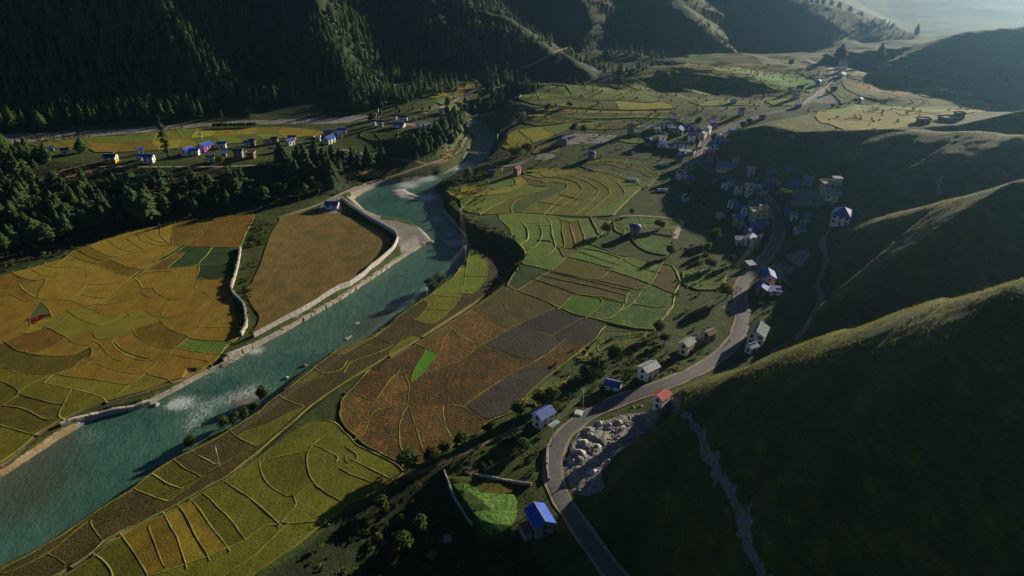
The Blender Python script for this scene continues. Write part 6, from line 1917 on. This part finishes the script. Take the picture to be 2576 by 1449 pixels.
def shrubs(name, specs, mat, protos, hmin=.6, hmax=1.6, kind='stuff'):
    xs_, ys_ = [], []
    for s, sp, prob in specs:
        P = hit(parse(s))[:, :2]; X, Y = scatter(P, sp, len(s) + 3)
        m = (rng.uniform(0, 1, len(X)) < prob) & (fbm(X / 12, Y / 12, 2, 14) > -.35)
        xs_.append(X[m]); ys_.append(Y[m])
    X = np.concatenate(xs_); Y = np.concatenate(ys_)
    d, _ = poly_dist(X, Y, ROADW['main']); k2 = d > 4
    k2 &= ~inside(X, Y, RIVER)
    X, Y = X[k2], Y[k2]
    Vs, Fs, off = [], [], 0
    pk = rng.integers(0, len(protos), len(X)); sc = rng.uniform(hmin, hmax, len(X))
    for i, (V, Fc) in enumerate(protos):
        m = pk == i
        a, b = merge_instances(V, Fc, X[m], Y[m], zat(X[m], Y[m]) - .1, sc[m], sc[m] * rng.uniform(.8, 1.2, m.sum()), rng.uniform(0, 6.28, m.sum()))
        Vs.append(a); Fs.append(b + off); off += len(a)
    print(name, len(X))
    link(name, np_mesh(name, np.concatenate(Vs), np.concatenate(Fs), mat), kind=kind)
BP = [bush(300 + i, 20) for i in range(4)]
shrubs('undergrowth_and_shade', [("F0 -150,400 200,418 560,420 860,390 1060,412 1000,438 860,488 640,534 300,584 0,692 -150,760", 3.6, .7),
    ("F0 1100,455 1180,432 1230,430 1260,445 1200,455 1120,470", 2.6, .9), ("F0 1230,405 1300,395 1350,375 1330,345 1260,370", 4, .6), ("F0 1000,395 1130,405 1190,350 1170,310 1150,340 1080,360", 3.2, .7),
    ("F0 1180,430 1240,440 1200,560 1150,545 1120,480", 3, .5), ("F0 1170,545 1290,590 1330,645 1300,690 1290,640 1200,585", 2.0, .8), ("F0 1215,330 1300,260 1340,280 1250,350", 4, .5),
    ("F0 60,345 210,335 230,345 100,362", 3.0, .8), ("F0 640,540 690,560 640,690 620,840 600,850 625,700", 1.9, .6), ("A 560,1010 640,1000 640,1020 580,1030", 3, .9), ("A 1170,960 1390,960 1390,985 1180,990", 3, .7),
    ("F0 690,1449 780,1385 860,1320 1010,1230 1100,1190 1130,1240 1170,1330 1230,1390 1350,1400 1380,1460", 2.6, .6), ("F0 1100,250 1230,245 1290,270 1230,285 1150,270", 4.5, .7)], 'shrub', BP, .6, 1.5)  # shrubs in the foreground hollow are added to stand in for its shade
shrubs('far_scrub', [('F0 1330,215 1560,200 1760,165 1930,160 2090,190 2050,240 1900,280 1760,320 1560,345 1400,330 1330,290', 8.5, .5), ('F0 2120,200 2560,150 2575,240 2300,240 2150,225', 10, .35), ('F0 1650,140 1930,135 2000,60 1750,60 1640,110', 9, .6), ('C 900,800 2300,760 2340,830 1200,990', 8, .3), ('F0 1240,430 1640,420 1700,380 1500,370 1300,390', 7, .4)], 'leaves', [bush(330 + i, 18) for i in range(3)], .7, 1.9)
shrubs('garden_plants', [("F0 1400,900 1560,830 1680,830 1690,900 1600,950 1480,1010 1350,1050 1380,960", 2.4, .55), ("H 640,720 860,620 1000,520 1250,480 1380,560 1390,780 1200,800 950,740 700,740", 1.7, .6),
    ("F0 1560,900 1740,880 1800,880 1700,945 1600,975 1540,990", 2.6, .5), ("F0 1690,620 1850,600 1900,560 1830,700 1800,850 1700,820", 4.2, .5), ("F0 1640,440 1760,420 1860,480 1920,560 1880,620 1700,560", 4.0, .5),
    ("F0 1890,690 1990,650 1990,800 1900,920 1880,800", 3.4, .55), ("F0 1500,310 1700,290 1800,330 1750,380 1600,380 1450,370", 5, .6), ("F0 1760,440 1950,450 2120,540 2030,560 1990,520 1900,470", 4, .5),
    ("D 0,750 200,740 520,640 700,560 960,470 1100,440 1100,400 700,440 300,560 0,620", 3.4, .7)], 'leaves', BP, .5, 1.25)
RP = [bush(400 + i, 16, .7) for i in range(2)]
shrubs('amaranth_plants', [("D 215,1130 330,1090 400,1090 430,1110 330,1140 250,1170", .8, .95)], 'red_amaranth', RP, .5, .8)
# stones
def rock(seed):
    r = np.random.default_rng(seed)
    bm = bmesh.new(); bmesh.ops.create_icosphere(bm, subdivisions=1, radius=1.0)
    V = np.array([v.co[:] for v in bm.verts]); Fc = np.array([[v.index for v in f.verts] for f in bm.faces]); bm.free()
    return V * r.uniform(.6, 1.1, V.shape) * np.array([1.1, .9, .65]), Fc
RK = [rock(i) for i in range(4)]
shrubs('pebbles', [("F0 -150,345 150,332 330,322 560,306 800,297 930,288 930,300 800,312 640,312 500,318 420,330 300,338 100,356 -150,375", 2.2, .8), ("E 290,160 420,135 500,140 560,200 420,215", 1.0, 1)], 'grit', RK, .25, .75)
shrubs('quarry_rubble', [('H 1545,830 1520,700 1560,560 1620,470 1760,400 1900,360 2050,340 2180,300 2280,230 2250,330 2060,470 1950,560 1850,640 1770,740 1760,850 1620,880', .75, .75)], 'grit', [(v_ * np.array([1.2, .8, 1.1]), f_) for v_, f_ in RK], .12, .6)
shrubs('scattered_stones', [("D 1860,900 1910,840 1960,720 2000,600 2030,500 2045,500 2010,620 1975,760 1930,860 1960,1000 1990,1150 1940,1180 1950,1100 1900,1010", 1.1, .4), ("H 1400,560 1420,560 1410,820 1390,820", .7, .8), ("H 2150,110 2210,85 2250,110 2200,130", .5, .9),
    ("D 2480,330 2560,300 2574,330 2500,345", .8, .8), ("B 1640,1040 1760,1010 1900,1010 2080,1020 2000,1080 1880,1080 1700,1090", 1.5, .8), ("V6 860,1130 1100,1000 1450,930 1700,1070 1690,1200 1300,1240 900,1200", 1.8, .6),
    ("H 1540,600 1700,420 1900,370 2050,340 1950,560 1850,640 1770,740 1600,880 1530,760", 1.3, .5)], 'stone', RK, .2, .5)
def boulder(c, x, y, r, label, z=None, name='boulder'):
    g = ground(c, x, y) if z is None else Vector(at_z([full(c, x, y)], z)[0])
    V, Fc = rock(int(x + y)); 
    o = link(name, np_mesh(name, V * r, Fc, 'stone')); o.location = g; o['label'] = label; o['category'] = 'rock'
for c, x, y, r, lb in (('E', 850, 540, 2.2, 'dark rounded rock standing in the river below the bend'), ('E', 680, 540, 2.0, 'dark rock at the tip of the gravel spit'), ('G', 1945, 105, 1.3, 'pale boulder in the shallows near the right bank'),
                       ('G', 2070, 20, 1.3, 'pale boulder at the end of the rock groyne'), ('G', 1390, 545, .9, 'pale stone at the bank beside the leaning tree'), ('G', 1060, 285, 1.6, 'broken rock at the end of the stone revetment')):
    boulder(c, x, y, r, lb, WATER_Z)
# pebble bars standing out of the river
def bar(name, s, h, mat, label):
    P = at_z(parse(s), WATER_Z)[:, :2]
    X, Y = scatter(P, 1.2, 5)
    P = resample(np.concatenate([P, P[:1]]), 1.5)[:-1]
    co = [Vector(p) for p in P] + [Vector((a, b)) for a, b in zip(X, Y)]
    n0 = len(P)
    res = geometry.delaunay_2d_cdt(co, [(i, (i + 1) % n0) for i in range(n0)], [], 1, .01)
    VX = np.array([[v.x, v.y] for v in res[0]]); d, _ = poly_dist(VX[:, 0], VX[:, 1], np.concatenate([P, P[:1]]))
    zv = WATER_Z - .15 + h * smooth(0, 4, d) + .15 * fbm(VX[:, 0] / 2, VX[:, 1] / 2, 2, 3) * np.clip(d, 0, 1)
    cen = [(VX[list(f)].mean(0)) for f in res[2]]
    ins_ = inside(np.array([c_[0] for c_ in cen]), np.array([c_[1] for c_ in cen]), P)
    fs = [tuple(f) for f, k_ in zip(res[2], ins_) if k_]
    link(name, np_mesh(name, np.column_stack([VX, zv]), np.array(fs), mat, True), kind='structure')
bar('pebble_bar', "E 360,150 420,135 490,132 520,160 600,190 700,230 640,240 520,205 420,215 380,190", .7, 'grit', '')
bar('pebble_bar', "G 1530,300 1600,250 1680,215 1780,190 1830,190 1780,240 1700,290 1620,330 1560,330", .5, 'gullyrock', '')
bar('sand_spit', "E 240,1090 300,1045 440,1015 400,1050 320,1090 260,1120", .6, 'path', '')
bar('sand_spit', "E 250,1150 330,1130 320,1150 260,1165", .4, 'path', '')
bar('gravel_spit', "E 340,385 420,395 560,435 650,490 680,520 640,530 560,500 480,470 400,430", .8, 'grit', '')
# heaps of grit in the quarry
for i, (x, y, rp) in enumerate(((1755, 412, 30), (1820, 425, 36), (1882, 402, 34), (1682, 452, 28), (1690, 490, 30), (1650, 545, 42), (1735, 570, 34), (1572, 672, 34), (1712, 668, 42), (1705, 745, 44), (1620, 610, 40), (1980, 302, 18), (2036, 296, 18))):
    g = ground('H', x, y); R_ = rp * 228 / 2142 / 2.318 * 1.15
    V, Fc = [], []
    rr = random.Random(i)
    for j in range(6):
        for k_ in range(14):
            a = 6.283 * k_ / 14; q = R_ * (1.15 - j / 5 * 1.12) * rr.uniform(.80, 1.12); V.append((q * math.cos(a), q * math.sin(a), -.5 + (R_ * .5 + .5) * (j / 5) ** .8 * rr.uniform(.9, 1.06)))
    for j in range(5):
        for k_ in range(14): Fc.append((j * 14 + k_, j * 14 + (k_ + 1) % 14, (j + 1) * 14 + (k_ + 1) % 14, (j + 1) * 14 + k_))
    Fc.append(tuple(range(70, 84)))
    o = mesh_obj('gravel_heap', V, Fc, 'grit', None, True); o.location = g
    o['label'] = 'rounded grey heap of grit in the quarry beside the road bend'; o['category'] = 'gravel heap'; o['group'] = 'grit heaps in the quarry'
# stacks of wood and boards
def stack(c, x, y, n, L, ang, mat, label, name, piece, cat):
    g = ground(c, x, y); root = empty(name, g, math.radians(ang), label=label, category=cat)
    k_ = 0
    for row in range(3):
        for i in range(n):
            o = mesh_obj(piece, *box_vf(-L / 2 + random.uniform(-.2, .2), L / 2 + random.uniform(-.2, .2), -.11, .11, 0, .2), mat, root)
            o.location = (0, (i - n / 2) * .27 + row * .1, row * .21 - .05); o.rotation_euler = (0, 0, random.uniform(-.12, .12))
stack('H', 885, 740, 10, 3.4, 50, 'wood', 'stack of weathered logs beside the low garden wall', 'log_pile', 'log', 'log pile')
stack('H', 1612, 345, 9, 2.6, 70, 'plastic_white', 'stack of pale boards on the grass beside the road', 'board_stack', 'board', 'board stack')
stack('H', 720, 1200, 8, 2.4, 90, 'stone', 'grey stack of slabs in the dark hollow', 'slab_stack', 'slab', 'slab stack')
stack('H', 615, 1310, 8, 2.4, 60, 'wood', 'dim stack of planks at the bottom of the dark hollow', 'plank_stack', 'plank', 'plank stack')
# footbridge over the rocky narrows
a = at_z([full('B', 895, 1138)], 2.2)[0]; b = at_z([full('B', 1095, 1168)], 2.2)[0]
d = Vector(b - a); L = d.length; rz = math.atan2(d.y, d.x)
root = empty('footbridge', Vector(a), rz, label='narrow footbridge crossing the river narrows below the knoll', category='bridge')
child_box(root, 'deck', (-2, L + 2, -.8, .8, -.2, 0), 'wood')
for s_ in (-1, 1):
    child_box(root, 'handrail', (-2, L + 2, s_ * .8 - .05, s_ * .8 + .05, .95, 1.05), 'metal_pole')
    for i in range(7): child_box(root, 'post', (L * i / 6 - .06, L * i / 6 + .06, s_ * .8 - .04, s_ * .8 + .04, 0, .95), 'metal_pole')
for xx in (-1, L + 1): child_box(root, 'abutment', (xx - .9, xx + .9, -1.1, 1.1, -4, -.21), 'stone')
# ------------------------------------------------------------------ people and motorcycles on the road
def person(c, x, y, rz, top, legs, label, stride=.25):
    g = ground(c, x, y)
    J = {'pel': (0, 0, .95), 'chest': (0, .02, 1.3), 'neck': (0, .0, 1.47), 'head': (0, .02, 1.6), 'top': (0, .02, 1.72),
         'hl': (-.1, 0, .9), 'kl': (-.1, stride * .55, .5), 'al': (-.1, stride * .4, .08), 'tl': (-.1, stride * .4 + .17, .04), 'hr': (.1, 0, .9), 'kr': (.1, -stride * .2, .5), 'ar': (.1, -stride, .10), 'tr': (.1, -stride + .17, .04),
         'sl': (-.2, 0, 1.4), 'el': (-.26, -.08, 1.12), 'wl': (-.26, .06, .88), 'sr': (.2, 0, 1.4), 'er': (.26, .06, 1.12), 'wr': (.26, .2, .9)}
    R_ = {'pel': .15, 'chest': .17, 'neck': .06, 'head': .105, 'top': .07, 'hl': .1, 'kl': .065, 'al': .05, 'tl': .04, 'hr': .1, 'kr': .065, 'ar': .05, 'tr': .04, 'sl': .07, 'el': .05, 'wl': .04, 'sr': .07, 'er': .05, 'wr': .04}
    E_ = [('pel', 'chest'), ('chest', 'neck'), ('neck', 'head'), ('head', 'top'), ('pel', 'hl'), ('hl', 'kl'), ('kl', 'al'), ('al', 'tl'), ('pel', 'hr'), ('hr', 'kr'), ('kr', 'ar'), ('ar', 'tr'), ('chest', 'sl'), ('sl', 'el'), ('el', 'wl'), ('chest', 'sr'), ('sr', 'er'), ('er', 'wr')]
    ks = list(J); me = bpy.data.meshes.new('person'); me.from_pydata([J[k_] for k_ in ks], [(ks.index(a_), ks.index(b_)) for a_, b_ in E_], [])
    o = bpy.data.objects.new('person', me); COL.objects.link(o)
    me.materials.append(MATS[top])
    md = o.modifiers.new('skin', 'SKIN')
    for i, k_ in enumerate(ks):
        me.skin_vertices[0].data[i].radius = (R_[k_], R_[k_])
        me.skin_vertices[0].data[i].use_root = (k_ == 'pel')
    s_ = o.modifiers.new('sub', 'SUBSURF'); s_.levels = 1; s_.render_levels = 1
    o.location = g + Vector((0, 0, .08)); o.rotation_euler = (0, 0, rz); o['label'] = label; o['category'] = 'person'
    bm = bmesh.new(); bmesh.ops.create_icosphere(bm, subdivisions=2, radius=.115); m2 = bpy.data.meshes.new('hair')
    for v_ in bm.verts: v_.co.z = v_.co.z * .8 + 1.665; v_.co.y += -.005
    bm.to_mesh(m2); bm.free(); m2.materials.append(MATS['rubber']); link('hair', m2, o)
    mesh_obj('trousers', *box_vf(-.17, .17, -.12, .12, .62, .98), legs, o)
person('F', 433, 908, 2.6, 'cloth_dark', 'rubber', 'walker in dark clothes in the middle of the road')
person('F', 411, 900, 2.6, 'cloth_maroon', 'cloth_dark', 'walker in maroon at the left edge of the road')
person('F', 350, 1298, .4, 'cloth_dark', 'cloth_dark', 'walker in dark clothes where the road bends below the green hall')
person('F', 590, 680, 2.9, 'cloth_maroon', 'cloth_dark', 'person standing beside the motorcycle near the sandy lay-by')
person('H', 1966, 215, .9, 'cloth_dark', 'cloth_dark', 'person on the road verge above the deep blue shed')
def motorcycle(c, x, y, rz, label):
    g = ground(c, x, y); root = empty('motorcycle', g + Vector((0, 0, .1)), rz, label=label, category='motorcycle')
    for yy in (-.65, .65):
        bm = bmesh.new(); bmesh.ops.create_cone(bm, cap_ends=True, segments=16, radius1=.31, radius2=.31, depth=.12)
        bmesh.ops.rotate(bm, verts=bm.verts, matrix=Matrix.Rotation(math.pi / 2, 3, 'Y')); m2 = bpy.data.meshes.new('wheel'); bm.to_mesh(m2); bm.free()
        m2.materials.append(MATS['rubber']); o = link('wheel', m2, root); o.location = (0, yy, .31)
    tube('frame', [(0, -.6, .4), (0, -.1, .55), (0, .35, .8), (0, .62, .35)], .06, 'metal_pole', root, 6)
    child_box(root, 'engine', (-.15, .15, -.2, .2, .25, .55), 'rubber'); child_box(root, 'tank', (-.14, .14, .05, .4, .72, .92), 'cloth_red'); child_box(root, 'seat', (-.13, .13, -.6, .05, .72, .84), 'rubber')
    child_box(root, 'handlebar', (-.36, .36, .38, .43, 1.0, 1.05), 'metal_pole'); child_box(root, 'headlamp', (-.08, .08, .45, .56, .82, .98), 'plastic_white')
motorcycle('F', 607, 690, 2.8, 'motorcycle on the road beside the sandy lay-by')
motorcycle('V2', 1180, 1085, 1.2, 'motorcycle parked at the left side of the village junction')
motorcycle('V2', 1245, 1075, 2.0, 'motorcycle parked in the middle of the village junction')

# ------------------------------------------------------------------ air
hz = link('haze', boxes_mesh('haze', [(-4200, 4200, -4200, 4200, -64, 345)], None), kind='stuff')
hm = bpy.data.materials.new('haze'); hm.use_nodes = True
ht = hm.node_tree; ht.nodes.clear()
ho = ht.nodes.new('ShaderNodeOutputMaterial'); hv = ht.nodes.new('ShaderNodeVolumePrincipled')
hv.inputs['Color'].default_value = (.32, .64, 1.0, 1)
hv.inputs['Density'].default_value = 0.00010
hv.inputs['Anisotropy'].default_value = 0.86
ht.links.new(hv.outputs[0], ho.inputs['Volume'])
hz.data.materials.append(hm)
